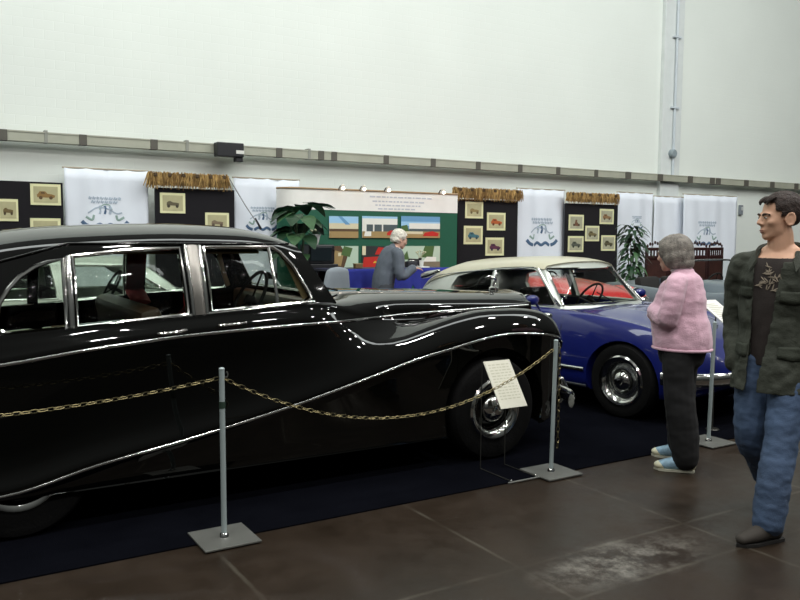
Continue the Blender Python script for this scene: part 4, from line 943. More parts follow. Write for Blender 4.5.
# ---------------------------------------------------------------- two open sports cars
def open_car(label, loc, rz, paint, zscale=1.0, seatm=DARKSEAT, scr=.30):
    t = thing('open_sports_car', label, 'car', loc, rz)
    w = pchip([(-2.95, .45), (-2.8, .6), (-2.4, .74), (-1.2, .77), (0, .78), (.35, .72), (.55, .6), (.62, .5)])
    zf = pchip([(-2.95, .55), (-2.7, .76), (-2.3, .85), (-1.7, .82), (-1.3, .80), (-.6, .80), (0, .84), (.3, .80), (.5, .70), (.62, .55)])
    zc = pchip([(-2.95, .55), (-2.6, .82), (-2.0, .90), (-1.0, .93), (-.5, .92), (0, .88), (.4, .80), (.62, .62)])
    zl = pchip([(-2.95, .45), (-2.7, .28), (.2, .25), (.5, .32), (.62, .4)])
    def prof(x):
        W, F, Cn, l = w(x), zf(x)*zscale, zc(x)*zscale, zl(x)
        return [(0, l), (.85*W, l), (.97*W, l+.05), (W, l+.4*(F-l)), (.98*W, l+.75*(F-l)), (.88*W, F-.02), (.76*W, F), (.64*W, min(F, Cn)-.03), (.52*W, Cn-.06), (.42*W, Cn-.02), (.2*W, Cn), (0, Cn)]
    bg = body_mesh(prof, [-2.95, -2.92, -2.88]+[-2.8+.1*i for i in range(33)]+[.45, .5, .54, .58, .62], 2); C = Car(t, bg)
    link(sharpen(cut(bg.mesh('b', 0), cyl(0, -1.2, -.5, .35, .31), cyl(0, .5, 1.2, .35, .31), cyl(-2.3, -1.2, -.5, .35, .31), cyl(-2.3, .5, 1.2, .35, .31), boxmesh((-1.5, 0, .85), (.95, 1.02, .8))), 40), 'body', paint, t)
    zb = .90*zscale
    fr = smooth_line([(-.88, -.55, zb-.06), (-.98, -.52, zb+scr*.7), (-1.02, -.44, zb+scr), (-1.0, 0, zb+scr+.015), (-1.02, .44, zb+scr), (-.98, .52, zb+scr*.7), (-.88, .55, zb-.06)], 4)
    g = G(); g.tube(fr, .014, 8); g.build('windscreen_frame', GREYBUMP, t)
    g = G(); g.face(g.ring(fr)); link(evaluated(g.mesh('p', 0), [('SOLIDIFY', dict(thickness=.005))]), 'windscreen', GLASS, t)
    for y in (-.27, .27): bench(t, -1.9, y, .44, .38, .55, .98, seatm, 'seat', .45)
    steering(t, Vector((-1.2, .27, .92)), .18, .4)
    g = G(); g.box((-1.02, 0, .82), (.06, 1.0, .14), bev=.02); g.build('dashboard', DARKTRIM, t)
    for sd in (1, -1):
        for x in (0, -2.3): wheel(t, x, .76, -sd, .31, .15, .2, GREYBUMP, .08)
        g = G(); g.lathe([(0, .02), (.07, .012), (.09, -.02), (.07, -.1), (0, -.14)], 20, Matrix.Translation((.52, -sd*.5, .66*zscale)) @ Matrix.Rotation(PI/2, 4, 'Y')); g.build('headlamp', CHROME, t)
    P = smooth_line([(.5, -.72, .4), (.66, -.5, .41), (.72, 0, .41), (.66, .5, .41), (.5, .72, .4)], 4); bar(P, .02, .045, CHROME, 'front_bumper', t)
    g = G(); g.ball((.60, 0, .5), (.05, .28, .11), 18, 10); g.build('grille', CHROME, t)
    g = G(); g.tube([(.0, 0, zc(0)*zscale+.003), (-.8, 0, zc(-.8)*zscale+.004)], .008, 6); g.build('bonnet_trim', CHROME, t)
    return t
open_car('bright red open sports car seen through the blue car windows', (7.75, 7.75, 0), math.radians(-92), RED, 1.12, mat('cream_leather', '#b9a98a', .6), .26)
open_car('grey blue open sports car with low windscreen behind the woman in pink', (9.75, 6.35, 0), math.radians(-90), GREYBLUE, 1.08, DARKSEAT, .30)
# ------------------------------------------------------------------ barrier posts, chains, notices
POSTM = mat('post_grey_paint', '#a3b0b0', .4, .2); BASEM = mat('base_plate_steel', '#6f706b', .45, .4, var=.1)
def post(x, y, label, dx=0, h=.9, band=False):
    t = thing('barrier_post', label, 'barrier post', (x, y, 0), 0, 'grey barrier posts along the carpet edge')
    g = G(); g.box((0, 0, .012), (.30, .30, .010), bev=.002); g.build('base_plate', BASEM, t, 0)
    g = G(); g.tube([(0, 0, .016), (dx, 0, h)], .0145, 12); g.build('pole', POSTM, t)
    g = G(); g.lathe([(0, 0), (.026, 0), (.022, .016), (.016, .022), (0, .022)], 16, Matrix.Translation((0, 0, .016))); g.build('collar', CHROME, t)
    g = G(); g.ball((dx, 0, h+.004), (.016, .016, .010), 12, 8); g.build('cap', POSTM, t)
    g = G(); g.tube([(dx+.012*s_ if False else dx, 0, h-.04), (dx+.03, -.0, h-.04), (dx+.035, 0, h-.025), (dx+.03, 0, h-.012)], .004, 6); g.build('hook', CHROME, t)
    if band: g = G(); g.tube([(dx*.8, 0, h-.20), (dx*.8, 0, h-.165)], .0165, 12); g.build('dark_band', mat('green_band', '#24382c', .6), t)
    return t
post(1.364, 3.96, 'grey barrier post on square plate standing before the limousine rear door', -.005, band=True)
post(3.66, 3.98, 'grey barrier post on square plate before the limousine nose with chain hanging down', .018)
post(5.285, 3.97, 'grey barrier post on square plate between the woman and the walking man', .02, .94)
post(-.95, 3.96, 'grey barrier post on square plate before the limousine tail')
def chain(pts, label, name='barrier_chain'):
    P = [Vector(p) for p in pts]; L = [0]
    for a, b in zip(P, P[1:]): L.append(L[-1]+(b-a).length)
    def pos(s_):
        for i in range(len(P)-1):
            if s_ <= L[i+1] or i == len(P)-2: return P[i].lerp(P[i+1], min(1, (s_-L[i])/max(L[i+1]-L[i], 1e-6)))
    step = .036; n = int(L[-1]/step); g = G()
    for k in range(n):
        c = pos((k+.5)*step); d = (pos(min(L[-1], (k+.9)*step))-pos((k+.1)*step)).normalized()
        side = Vector((0, 1, 0)) if abs(d.y) < .9 else Vector((1, 0, 0)); up = side.cross(d).normalized(); side = d.cross(up)
        a = 0.35 if k % 2 else 0.35+PI/2
        u = up*math.cos(a)+side*math.sin(a)
        g.tube([c+d*(.024*math.cos(q*PI/5))+u*(.0095*math.sin(q*PI/5)) for q in range(10)], .0026, 5, closed=True)
    o = g.build(name, BRASS, None, 60); c = P[0].copy()
    for v in o.data.vertices: v.co -= c
    o.location = c; return tag(o, label, 'chain')
def sagging(a, b, sag, n=24): return [Vector(a).lerp(Vector(b), i/n)-Vector((0, 0, sag*(1-(2*i/n-1)**2))) for i in range(n+1)]
chain(sagging((-.95, 3.96, .86), (1.359, 3.96, .86), .085), 'thin brass coloured chain hanging across the limousine rear door, left of first post')
chain(sagging((1.359, 3.96, .86), (3.678, 3.98, .86), .335), 'thin brass coloured chain sagging deeply between the two posts before the limousine')
chain([(3.70, 3.965, .86-.70*i/10) for i in range(11)], 'loose end of chain hanging straight down beside the limousine nose post')
# tilted notice on wire legs
PAPER = mat('notice_paper', '#cfcdbd', .7, var=.04)
nt = thing('notice_stand', 'small tilted cream notice on thin wire legs in front of the limousine wheel', 'notice stand', (3.425, 4.15, 0))
top = Vector((-.03, .11, .752)); bot = Vector((-.03, -.09, .466)); ax = (top-bot).normalized(); nn = Vector((1, 0, 0)).cross(ax)
def sheet(u, v, off): return (top+bot)/2+Vector((u, 0, 0))+ax*v-nn*off*-1
H = (top-bot).length
g = G(); g.loft([[(top+bot)/2+Vector((u, 0, 0))+ax*v+nn*o_ for u, v in ((-.112, -H/2), (.112, -H/2), (.112, H/2), (-.112, H/2))] for o_ in (-.003, .003)]); g.build('notice_sheet', PAPER, nt, 0)
g = G()
def facing(): return -1 if nn.y > 0 else 1
for k in range(13):
    v = H/2-.035-.021*k; x = -.085
    while x < .08:
        l = random.uniform(.012, .034); l = min(l, .088-x); c = [(x, v), (x+l, v), (x+l, v+.007), (x, v+.007)]
        g.face(g.ring([(top+bot)/2+Vector((u, 0, 0))+ax*w+nn*facing()*.0036 for u, w in c])); x += l+.01
g.build('printed_text', mat('faint_print', '#b4b29c', .8), nt, 0, fix=False)
WIRE = mat('dark_wire', '#4a4a46', .4, .7)
for sx in (-1, 1):
    g = G(); x = -.03+sx*.105; g.tube([(x, -.20, .012), (x, .13, .012), (x, .13, .76), (x, .11, .752)], .004, 6); g.tube([(x, .105, .744), (x, -.09, .462)], .004, 6); g.build('wire_leg', WIRE, nt)
for sx in (-1, 1): g = G(); g.ball((-.03+sx*.105, -.20, .014), .010, 8, 6); g.build('foot', CHROME, nt)
# paper card lying on the blue bonnet side, and the strip on the floor
# floor strip next to base plate
o = G(); o.box((0, 0, 0), (.30, .012, .008), bev=.002); o = o.build('floor_rod', mat('rod_metal', '#8d8f8a', .4, .5), None, 0, loc=(3.40, 3.93, .012)); tag(o, 'thin metal rod lying on the floor beside the limousine nose post plate', 'rod')
n2 = thing('notice_stand', 'white tilted notice on a thin pole between the woman and the man', 'notice stand', (at(719, 310, 4.2).x, 4.2, 0), -.05)
g = G(); g.box((0, 0, 1.0), (.21, .007, .30), rot=Matrix.Rotation(-1.02, 3, 'X')); g.build('notice_sheet', mat('paper_white', '#d8d8d2', .7), n2, 0)
g = G(); g.tube([(-.0, .03, .97), (0, .02, .02)], .006, 8); g.lathe([(0, 0), (.055, 0), (.05, .008), (0, .012)], 18, Matrix.Translation((0, .02, .01))); g.build('pole', WIRE, n2)
g = G()
for k in range(9):
    g.box((-.01*(k % 3), -.10+.024*k-.0, 0), (.15-.02*(k % 3), .006, .001))
g.bm.transform(Matrix.Translation((0, 0, 1.0)) @ Matrix.Rotation(-1.02+PI/2, 4, 'X') @ Matrix.Translation((0, 0, .0045))); g.build('printed_text', mat('faint_print', '#b4b29c', .8), n2, 0, fix=False)

# ------------------------------------------------------------------ people (local x forward, y to the person's left)
SKIN = mat('skin', '#d9ab8e', .55, var=.06, vscale=14); SKIN2 = mat('skin_pale', '#cfa692', .55, var=.06, vscale=14)
EYEW = mat('eye_white', '#d8d4cc', .3); IRIS = mat('iris', '#2a221c', .2)
def head_shapes(g, M, female=False):
    b = G()
    b.ball((-.014, 0, .152), (.098, .076, .086), 24, 16); b.ball((.020, 0, .070), (.066, .060, .066), 20, 14); b.ball((.034, 0, .105), (.060, .064, .080), 20, 14)
    b.ball((.012, 0, .052), (.062, .058, .046), 20, 14); b.ball((.064, 0, .024), (.025, .030, .021), 12, 10); b.ball((.040, 0, .034), (.042, .046, .026), 16, 10)
    for s_ in (-1, 1):
        b.ball((.083, s_*.030, .132), (.013, .030, .009), 12, 8); b.ball((.060, s_*.042, .094), (.026, .020, .020), 12, 8)
    b.ball((.070, 0, .064), (.024, .034, .03), 14, 10)
    me = remesh(b, .006, 8, .5); h = G(); h.bm.from_mesh(me); b = h
    b.limb([(.088, 0, .128), (.097, 0, .108), (.1065, 0, .091)], [.009, .0105, .012])
    for s_ in (-1, 1):
        b.ball((.096, s_*.012, .086), (.012, .009, .008), 10, 8); b.ball((.081, s_*.030, .1225), (.0105, .018, .0075), 12, 8); b.ball((.080, s_*.030, .111), (.0095, .017, .006), 12, 8)
        e = G(); e.ball((0, 0, 0), (.017, .006, .028), 14, 10); e.tube([(.020*math.cos(q*PI/9)-.002, s_*.005, .033*math.sin(q*PI/9)*(1 if q < 10 else .9)) for q in range(18)], .0055, 7, closed=True)
        e.bm.transform(Matrix.Translation((-.012, s_*.077, .107)) @ Matrix.Rotation(-s_*.35, 4, 'Z') @ Matrix.Rotation(-.15, 4, 'Y'))
        me = e.mesh('e', 0); b.bm.from_mesh(me)
    b.ball((.089, 0, .055), (.009, .023, .005), 14, 8); b.ball((.086, 0, .045), (.009, .020, .0055), 14, 8)
    me = b.mesh('h', 0); me.transform(M); g.bm.from_mesh(me)
def head_extras(root, M, brow_m, lip_m):
    for s_ in (-1, 1):
        g = G(); g.ball((.0825, s_*.030, .1165), (.0100, .0135, .0060), 14, 10); g.bm.transform(M); o = g.build('eye', EYEW, root, label='eye')
        g = G(); g.ball((.0915, s_*.031, .1168), (.0025, .0048, .0050), 10, 8); g.bm.transform(M); g.build('iris', IRIS, o)
        g = G(); g.limb([(.095, s_*.012, .131), (.093, s_*.032, .135), (.078, s_*.052, .131)], [.0045, .006, .004]); g.bm.transform(M); g.build('eyebrow', brow_m, root)
    g = G(); g.ball((.0922, 0, .0545), (.0070, .020, .0040), 14, 8); g.ball((.0892, 0, .0455), (.0070, .018, .0044), 14, 8); g.bm.transform(M); g.build('lips', lip_m, root)
def hand(g, wrist, fwd, back, thumb, curl=.5, s=1.0):
    """fwd: finger direction, back: back-of-hand direction, thumb +1/-1 side"""
    f = Vector(fwd).normalized(); b = Vector(back); b = (b-f*b.dot(f)).normalized(); t = b.cross(f)*thumb; W = Vector(wrist)
    def p(x, y, z): return W+(f*x+t*y+b*z)*s
    g.limb([p(-.01, 0, 0), p(.045, 0, .0), p(.088, 0, -.004)], [(.022, .026)]*1+[(.016, .038), (.013, .038)], ref=tuple(b)) if True else None
    for y, l, x0 in ((.030, .068, .090), (.010, .078, .094), (-.011, .072, .092), (-.031, .056, .084)):
        a = curl; q = [p(x0-.02, y*.9, 0)]; x, z = x0, -.004; q.append(p(x, y, z))
        for j, fr_ in enumerate((.42, .32, .26)):
            x += l*fr_*math.cos(a); z -= l*fr_*math.sin(a); q.append(p(x, y*1.02, z)); a += curl*.9
        g.limb(q, [.0092, .0092, .0085, .0078, .0062], k=2, seg=8, ref=tuple(b+f*.01))
    g.limb([p(.015, .022, -.006), p(.045, .046, -.016), p(.072, .050, -.026), p(.092, .044, -.034)], [.013, .0115, .0095, .007], k=2, seg=8, ref=tuple(b+f*.01))
def mk(limbs, inf=0, g=None):
    g = g or G()
    for pts, rad in limbs:
        g.limb(pts, [((r[0]+inf, r[1]+inf) if isinstance(r, (tuple, list)) else r+inf) for r in rad])
    return g
def shoe(root, pos, yaw, pitch, m, solem, L=.27, toe=None, heel=None):
    M = Matrix.Translation(pos) @ Matrix.Rotation(yaw, 4, 'Z') @ Matrix.Rotation(pitch, 4, 'Y')
    s_ = L/.27
    g = G(); g.limb([(-.068*s_, 0, .052), (-.01, 0, .062), (.07*s_, 0, .05), (.155*s_, 0, .036)], [(.032, .046), (.038, .05), (.045, .040), (.034, .026)])
    for v in g.bm.verts: v.co.z = max(v.co.z, .014)
    g.bm.transform(M); o = g.build('shoe', m, root, 60)
    out = [(x*s_, y) for x, y in ((-.105, 0), (-.095, .028), (-.05, .036), (.03, .04), (.09, .048), (.15, .036), (.185, .0), (.15, -.036), (.09, -.048), (.03, -.04), (-.05, -.036), (-.095, -.028))]
    g = G(); g.prism([(x, y, .002) for x, y in out], (0, 0, .016)); g.bm.transform(M); g.build('sole', solem, o, 0)
    if toe:
        g = G(); g.ball((.135*s_, 0, .036), (.050*s_, .040, .030), 16, 10)
        for v in g.bm.verts: v.co.z = max(v.co.z, .015)
        g.bm.transform(M); g.build('toe_cap', toe, o)
    if heel:
        g = G(); g.ball((-.075*s_, 0, .048), (.036, .037, .040), 16, 10)
        for v in g.bm.verts: v.co.z = max(v.co.z, .015)
        g.bm.transform(M); g.build('heel_counter', heel, o)
    return o
def tree_of(me): bm = bmesh.new(); bm.from_mesh(me); t = BVHTree.FromBMesh(bm); bm.free(); return t

# ---- tall man walking at the right edge
mr = thing('person', 'man in olive jacket and blue jeans walking at the photo\'s right edge', 'person', (4.09, 2.66, 0), math.radians(197.5))
torso = [([(0, 0, .90), (.0, 0, 1.0), (.005, 0, 1.12), (.0, 0, 1.28), (-.005, 0, 1.43), (-.015, 0, 1.51)], [(.165, .115), (.165, .12), (.162, .118), (.185, .128), (.185, .115), (.115, .08)])]
neck = [([(-.02, 0, 1.46), (-.008, 0, 1.54), (.004, -.004, 1.63)], [(.082, .078), (.070, .072), (.066, .068)])]
armL = [([(-.01, .12, 1.455), (-.015, .215, 1.41), (-.03, .262, 1.12), (.03, .275, .86)], [(.06, .06), (.058, .06), (.045, .046), (.030, .034)])]
armR = [([(-.01, -.12, 1.455), (-.015, -.205, 1.41), (-.05, -.238, 1.13), (.055, -.20, .90)], [(.06, .06), (.058, .06), (.045, .046), (.033, .034)])]
legL = [([(.01, .09, .93), (.085, .095, .74), (.17, .095, .50), (.26, .09, .28), (.30, .085, .10)], [(.092, .10), (.082, .09), (.06, .066), (.055, .06), (.042, .045)])]
legR = [([(.0, -.09, .93), (.03, -.10, .74), (.04, -.10, .50), (-.16, -.10, .33), (-.30, -.10, .20)], [(.092, .10), (.082, .09), (.06, .066), (.055, .06), (.042, .045)])]
HM = Matrix.Translation((.012, -.005, 1.585)) @ Matrix.Rotation(math.radians(-47), 4, 'Z') @ Matrix.Rotation(.02, 4, 'Y') @ Matrix.Scale(1.09, 4)
g = mk(torso+neck+armL+armR+legL+legR); head_shapes(g, HM); hand(g, (.035, .277, .85), (.25, -.02, -1), (.1, 1, .05), -1, .45); hand(g, (.058, -.19, .89), (.25, .3, -.9), (.3, -1, .2), 1, .4)
bmr = link(remesh(g, .0058, 2), 'body', SKIN, mr)
head_extras(mr, HM, mat('brown_brow', '#3c2a20', .8), mat('lip', '#a0685a', .5))
HAIRB = mat('dark_brown_hair', '#2e211b', .7, var=.35, vscale=45, bump=.8, bscale=140)
g = G(); g.ball((-.018, 0, .158), (.107, .086, .094), 28, 20); me = crumple(remesh(g, .005, 1), .004, 45)
def hairline(c):
    z0 = .192 if c.x > .055 else (.150 if c.x > .030 else (.120 if c.x > .0 else (.128 if c.x > -.032 else .055)))
    return c.z > z0
me = keep(me, hairline, .012); me.transform(HM); link(me, 'hair', HAIRB, mr)
g = G()
for k in range(26):
    y = -.05+.1*k/25; g.limb([(.050, y, .218), (.074, y*.95, .214-.2*abs(y)), (.085+.005*math.sin(k*5), y*.9, .203+.006*math.cos(k*3)-.3*abs(y))], [.009, .008, .003], k=2, seg=6)
g.bm.transform(HM); g.build('fringe', HAIRB, mr)
JEANS = mat('blue_denim', '#41546f', .85, var=.22, vscale=4, bump=.25, bscale=160)
pants = [([(0, 0, .88), (.0, 0, 1.0)], [(.172, .125), (.17, .125)])]+[(l[0][0], [(a+.022, b+.022) for a, b in l[0][1]]) for l in (legL, legR)]
def widen(l, add): return (l[0], [(a+q, b+q) for (a, b), q in zip(l[1], add)])
pants = [pants[0], widen(legL[0], (.018, .02, .028, .034, .042)), widen(legR[0], (.018, .02, .028, .034, .042))]
me = crumple(crumple(remesh(mk(pants), .008, 3), .007, 8, (1, 1, 1.8)), .003, 24, (1, 1, 1.5))
link(me, 'jeans', JEANS, mr)
SHIRT = mat('dark_brown_tshirt', '#2c2522', .85, bump=.2, bscale=160, var=.08)
g = mk([(torso[0][0], torso[0][1])], .012); me = crumple(remesh(g, .008, 3), .004, 10); me = keep(me, lambda c: (c.z < 1.495 or (c.x < .0 and c.z < 1.54)) and c.z > .90, .004)
shirt = link(me, 't_shirt', SHIRT, mr); stree = tree_of(me)
g = G()
def on_front(tree, y, z, off=.003, x0=1.0):
    h = tree.ray_cast(Vector((x0, y, z)), Vector((-1, 0, 0))); return (h[0]+h[1]*off, h[1]) if h[0] is not None else (Vector((.15, y, z)), Vector((1, 0, 0)))
for k in range(46):
    a = random.random()*2*PI; r = random.uniform(.3, 1.0); y = .0+.062*r*math.cos(a); z = 1.375+.07*r*math.sin(a); pts = []
    for j in range(4): pts.append(on_front(stree, y+.012*j*math.sin(a*3), z+.011*j*math.cos(a*3))[0])
    g.tube(pts, [.001, .0034, .0034, .001], 4)
g.build('shirt_print', mat('pale_shirt_print', '#8d8272', .8), shirt)
JACK = mat('olive_jacket', '#34382e', .8, bump=.35, bscale=120, var=.12, vscale=5)
jt = [([(0.035, 0, .76), (.02, 0, .92), (.005, 0, 1.10), (.0, 0, 1.28), (-.005, 0, 1.43), (-.015, 0, 1.51)], [(.225, .190), (.212, .170), (.195, .146), (.210, .15), (.208, .138), (.135, .098)])]
sl = [widen(armL[0], (.018, .02, .026, .026)), widen(armR[0], (.018, .02, .026, .026))]
me = crumple(crumple(remesh(mk(jt+sl), .0075, 3), .012, 7, (1, 1, 1.4)), .006, 19)
def open_front(c):
    if c.z < .765 or (c.z > 1.535 and abs(c.y) < .12): return False
    if abs(c.y) < .24 and c.x > .02:
        ce = -.065+.06*(c.z-.8); hw = lerp(.030, .072, min(max((c.z-.80)/.66, 0), 1))
        if abs(c.y-ce) < hw: return False
    if c.z > 1.475 and c.x > -.02 and abs(c.y) < .09: return False
    return True
me = keep(me, open_front, .007); jk = link(me, 'jacket', JACK, mr); jtree = tree_of(me)
for s_ in (-1, 1):       # collar wings and plackets
    P = [(-.095, s_*.02, 1.57), (-.085, s_*.066, 1.565), (-.03, s_*.104, 1.55), (.045, s_*.104, 1.52), (.095, s_*.09, 1.47)]
    g = G(); ln = smooth_line(P, 4); rings = []
    for i, p in enumerate(ln):
        o_ = Vector((p.x+.02, p.y, 0)).normalized(); wd = .036+.028*(i/len(ln)); rings.append([p, p+o_*.010+Vector((0, 0, .012)), p+o_*(.012+wd*.6)+Vector((0, 0, -wd*.75)), p+o_*(.004+wd*.6)+Vector((0, 0, -wd*.8))])
    g.loft(rings); g.build('collar', JACK, jk, 50)
for y, z, w, h, nm in ((.115, 1.315, .13, .055, 'pocket_flap'), (-.125, 1.33, .09, .05, 'pocket_flap'), (.13, 1.02, .15, .06, 'pocket_flap'), (-.13, 1.02, .10, .06, 'pocket_flap')):
    V = []; g = G()
    for j in range(5):
        row = []
        for i in range(9):
            yy = y+w*(i/8-.5); zz = z-h*(j/4)-(.012*(1-abs(i/4-1)) if j == 4 else 0); p, n = on_front(jtree, yy, zz, .006); row.append(g.bm.verts.new(p))
        V.append(row)
    for j in range(4):
        for i in range(8): g.face((V[j][i], V[j+1][i], V[j+1][i+1], V[j][i+1]))
    me = evaluated(g.mesh('f', 60), [('SOLIDIFY', dict(thickness=.006, offset=0))]); link(me, nm, mat('olive_flap', '#31362b', .8, bump=.35, bscale=120), jk)
SHOEM = mat('brown_suede_shoe', '#35302a', .8, var=.15); SOLE = mat('dark_sole', '#171513', .8)
shoe(mr, Vector((.325, .085, .0)), -.5, -.0, SHOEM, SOLE, .29); shoe(mr, Vector((-.335, -.10, .135)), 0, .85, SHOEM, SOLE, .29)

# ---- woman in pink
wr = thing('person', 'grey-haired woman in pink sweater and black trousers looking at the cars', 'person', (4.57, 3.69, 0), math.radians(112))
torso = [([(-.01, 0, .82), (-.01, 0, .92), (.02, 0, 1.03), (.015, 0, 1.18), (.005, 0, 1.29), (.005, 0, 1.345)], [(.165, .14), (.165, .145), (.15, .145), (.155, .14), (.15, .11), (.09, .07)])]
neck = [([(.0, 0, 1.31), (.022, 0, 1.37), (.05, 0, 1.43)], [(.06, .06), (.052, .055), (.05, .055)])]
armL = [([(.0, .12, 1.30), (.0, .165, 1.255), (.035, .195, 1.05), (.16, .07, 1.09), (.18, -.03, 1.11)], [(.05, .05), (.052, .052), (.045, .045), (.034, .034), (.026, .028)])]
armR = [([(.0, -.12, 1.30), (.0, -.165, 1.255), (.035, -.195, 1.05), (.17, -.09, 1.05), (.185, .02, 1.06)], [(.05, .05), (.052, .052), (.045, .045), (.034, .034), (.026, .028)])]
legL = [([(-.01, .085, .86), (-.02, .10, .66), (-.05, .125, .46), (-.085, .135, .26), (-.105, .14, .09)], [(.085, .11), (.075, .085), (.052, .058), (.048, .055), (.034, .038)])]
legR = [([(-.01, -.085, .86), (.02, -.11, .66), (.03, -.14, .46), (.025, -.155, .26), (.02, -.163, .09)], [(.085, .11), (.075, .085), (.052, .058), (.048, .055), (.034, .038)])]
HM = Matrix.Translation((.06, 0, 1.365)) @ Matrix.Rotation(-.2, 4, 'Z') @ Matrix.Rotation(.12, 4, 'Y') @ Matrix.Scale(1.05, 4)
g = mk(torso+neck+armL+armR+legL+legR); head_shapes(g, HM); hand(g, (.18, -.035, 1.11), (.1, -1, -.05), (1, .1, .2), 1, .45, .9); hand(g, (.185, .025, 1.06), (-.1, 1, -.05), (1, .1, .2), -1, .45, .9)
link(remesh(g, .0062, 2), 'body', SKIN2, wr); head_extras(wr, HM, mat('grey_brow', '#6d665f', .8), mat('lip', '#a0685a', .5))
HAIRG = mat('grey_bob_hair', '#807a72', .7, var=.45, vscale=26, bump=.8, bscale=120)
g = G(); g.ball((-.018, 0, .145), (.122, .100, .100), 28, 20); g.ball((-.035, 0, .095), (.104, .104, .095), 24, 16); g.ball((-.050, 0, .05), (.085, .088, .065), 20, 14)
me = remesh(g, .006, 2)
for v in me.vertices:
    a = math.atan2(v.co.y, v.co.x+.02); v.co *= 1+.03*noise.noise(Vector((a*9, v.co.z*6, .3)))
me = keep(me, lambda c: not (c.x > .062 and c.z < .185) and not (c.x > .035 and c.z < .07) and c.z > .012, .015); me.transform(HM); link(me, 'hair', HAIRG, wr)
PINK = mat('pink_sweater', '#d9b0c0', .85, bump=.5, bscale=130, var=.06, sheen=.3)
tb = [([(-.01, 0, .84), (-.01, 0, .92), (.02, 0, 1.03), (.01, 0, 1.18), (-.005, 0, 1.29), (.0, 0, 1.35)], [(.180, .198), (.180, .200), (.167, .192), (.160, .172), (.145, .13), (.09, .08)])]
me = crumple(crumple(remesh(mk(tb+[widen(armL[0], (.018, .02, .026, .024, .018)), widen(armR[0], (.018, .02, .026, .024, .018))]), .008, 4), .007, 5, (1, 1, 2.4)), .003, 15, (1, 1, 1.6))
me = keep(me, lambda c: c.z > .825 and not (c.z > 1.385 and abs(c.y) < .1), .007); link(me, 'sweater', PINK, wr)
g = G(); g.tube([Vector((.012+.062*math.cos(a*PI/12), .066*math.sin(a*PI/12), 1.382+.012*math.cos(a*PI/12+PI))) for a in range(24)], .011, 8, closed=True); g.build('neck_scarf', mat('white_collar', '#dcd6da', .8), wr)
g = G(); g.tube([Vector((-.01+.197*math.cos(a*PI/14), .178*math.sin(a*PI/14), .832)) for a in range(28)], .010, 8, closed=True); g.build('sweater_hem', PINK, wr)
TRO = mat('black_trousers', '#0b0b0c', .85, var=.1)
me = crumple(remesh(mk([([(-.01, 0, .80), (-.01, 0, .90)], [(.168, .163), (.168, .158)]), widen(legL[0], (.004, .022, .044, .046, .05)), widen(legR[0], (.004, .022, .044, .046, .05))]), .008, 3), .006, 8, (1, 1, 1.5)); link(me, 'trousers', TRO, wr)
LB = mat('light_blue_shoe', '#8fb0c4', .6, var=.3, vscale=30); CR = mat('cream_toe', '#d5d2b4', .6)
shoe(wr, Vector((-.07, .145, 0)), .35, 0, LB, mat('pale_sole', '#b8b7a4', .7), .25, CR, mat('beige_heel', '#b3ad93', .6)); shoe(wr, Vector((.055, -.163, 0)), .2, 0, LB, mat('pale_sole', '#b8b7a4', .7), .25, CR, mat('beige_heel', '#b3ad93', .6))

# ---- white haired man at the counter
gm = thing('person', 'white-haired man in grey suit leaning over the blue draped counter', 'person', (at(385, 262, 9.42).x, 9.42, 0), math.radians(-8))
torso = [([(-.03, 0, .88), (-.02, 0, 1.0), (.02, 0, 1.14), (.07, 0, 1.27), (.11, 0, 1.36), (.14, 0, 1.40)], [(.165, .12), (.165, .125), (.165, .125), (.18, .125), (.17, .105), (.09, .075)])]
neck = [([(.12, 0, 1.37), (.155, 0, 1.43), (.185, 0, 1.47)], [(.065, .065), (.056, .06), (.055, .06)])]
armL = [([(.10, .16, 1.36), (.11, .21, 1.31), (.16, .28, 1.07), (.30, .38, 1.19)], [(.055, .055), (.055, .055), (.045, .045), (.03, .032)])]
armR = [([(.10, -.16, 1.36), (.11, -.21, 1.31), (.13, -.24, 1.05), (.33, -.20, 1.15)], [(.055, .055), (.055, .055), (.045, .045), (.03, .032)])]
legL = [([(-.03, .09, .90), (0, .10, .5), (-.02, .10, .1)], [(.09, .10), (.06, .066), (.042, .045)])]; legR = [([(-.03, -.09, .90), (0, -.10, .5), (-.02, -.10, .1)], [(.09, .10), (.06, .066), (.042, .045)])]
HM = Matrix.Translation((.18, 0, 1.425)) @ Matrix.Rotation(.3, 4, 'Y') @ Matrix.Scale(1.05, 4)
g = mk(torso+neck+armL+armR+legL+legR); head_shapes(g, HM); hand(g, (.30, .38, 1.19), (1, .6, -.05), (0, .1, 1), -1, .25); hand(g, (.33, -.20, 1.155), (1, .1, -.02), (0, -.1, 1), 1, .25)
link(remesh(g, .008, 2), 'body', SKIN2, gm); head_extras(gm, HM, mat('grey_brow', '#6d665f', .8), mat('lip', '#a0685a', .5))
g = G(); g.ball((-.02, 0, .155), (.112, .094, .098), 24, 16); g.ball((-.05, 0, .10), (.075, .085, .07), 20, 12); me = crumple(remesh(g, .007, 1), .009, 28)
me = keep(me, lambda c: c.z > (.185 if c.x > .045 else (.125 if c.x > .01 else .055)), .014); me.transform(HM); link(me, 'hair', mat('white_hair', '#d5d0c2', .7, var=.15, vscale=30, bump=.6, bscale=100), gm)
SUIT = mat('grey_suit', '#596069', .85, var=.08, bump=.2, bscale=140)
me = crumple(remesh(mk([(torso[0][0], torso[0][1])]+[(armL[0][0], armL[0][1]), (armR[0][0], armR[0][1])], .026), .009, 3), .008, 8); me = keep(me, lambda c: c.z > .80 and not (c.x > .13 and abs(c.y) < .045 and c.z > 1.2) and not (c.z > 1.42 and c.x > .12), .007); jk = link(me, 'suit_jacket', SUIT, gm)
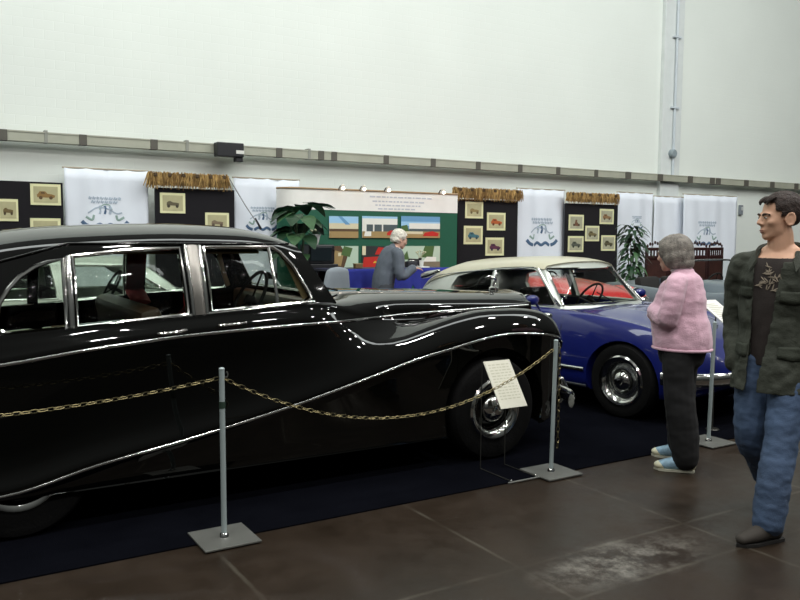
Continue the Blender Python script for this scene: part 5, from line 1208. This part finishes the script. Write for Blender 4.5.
g = mk([(torso[0][0], torso[0][1])], .012); me = keep(remesh(g, .009, 3), lambda c: c.z > 1.0 and c.z < 1.43, .004); link(me, 'shirt', mat('white_shirt', '#d9dade', .8), gm)
g = G(); g.tube([Vector((.135+.06*math.cos(a*PI/12), .066*math.sin(a*PI/12), 1.415-.3*.06*math.cos(a*PI/12))) for a in range(24)], .012, 8, closed=True); g.build('shirt_collar', mat('white_shirt', '#d9dade', .8), gm)
me = remesh(mk([([(-.03, 0, .84), (-.025, 0, .95)], [(.17, .13), (.17, .13)]), widen(legL[0], (.02, .03, .035)), widen(legR[0], (.02, .03, .035))]), .010, 3); link(me, 'trousers', mat('dark_grey_trousers', '#3a3d42', .85), gm)
for s_ in (-1, 1): shoe(gm, Vector((.01, s_*.10, 0)), s_*.1, 0, mat('black_shoe', '#141414', .4), SOLE, .28)

# ------------------------------------------------------------------ light of the hall
world = bpy.data.worlds.new('hall'); S.world = world; world.use_nodes = True; wn = world.node_tree; bgn = wn.nodes['Background']
tc = wn.nodes.new('ShaderNodeTexCoord'); spx = wn.nodes.new('ShaderNodeSeparateXYZ'); rp = wn.nodes.new('ShaderNodeValToRGB')
wn.links.new(tc.outputs['Generated'], spx.inputs[0]); wn.links.new(spx.outputs[2], rp.inputs[0]); wn.links.new(rp.outputs[0], bgn.inputs[0])
e = rp.color_ramp.elements; e[0].position = .0; e[0].color = (.035, .037, .036, 1); e[1].position = .75; e[1].color = (.55, .58, .56, 1)
bgn.inputs[1].default_value = .36
def area(loc, sx, sy, power, target, col=(1, .985, .96), shape='RECTANGLE', name='hall_lamp'):
    l = bpy.data.lights.new(name, 'AREA'); l.shape = shape; l.size = sx; l.size_y = sy; l.energy = power; l.color = col
    o = bpy.data.objects.new(name, l); COL.objects.link(o); o.location = loc; o.rotation_euler = (Vector(target)-Vector(loc)).to_track_quat('-Z', 'Y').to_euler(); return o
for y, zz in ((-2.5, 8.2), (1.5, 8.6)):
    for x in (-5, -1.5, 2, 5.5, 9, 12.5, 16): area((x, y, zz), .5, .3, 115, (x, y+2.2, 0))
area((6, 5.0, 10.5), 26, 3.0, 1500, (8, WY, 3.5), (.95, 1.0, .98), name='roof_glazing')

# ------------------------------------------------------------------ camera
cam = bpy.data.cameras.new('camera'); cam.lens = 36.0; cam.sensor_width = 36.0; cam.clip_start = .05; cam.clip_end = 200
co = bpy.data.objects.new('camera', cam); COL.objects.link(co)
co.matrix_world = Matrix.Translation((0, 0, EYE)) @ Matrix((_R, _U, -_F)).transposed().to_4x4()
S.camera = co
S.view_settings.view_transform = 'Standard'; S.view_settings.look = 'None'; S.view_settings.gamma = 1; S.view_settings.use_curve_mapping = False; S.view_settings.exposure = 0.0
S.cycles.transparent_max_bounces = 32
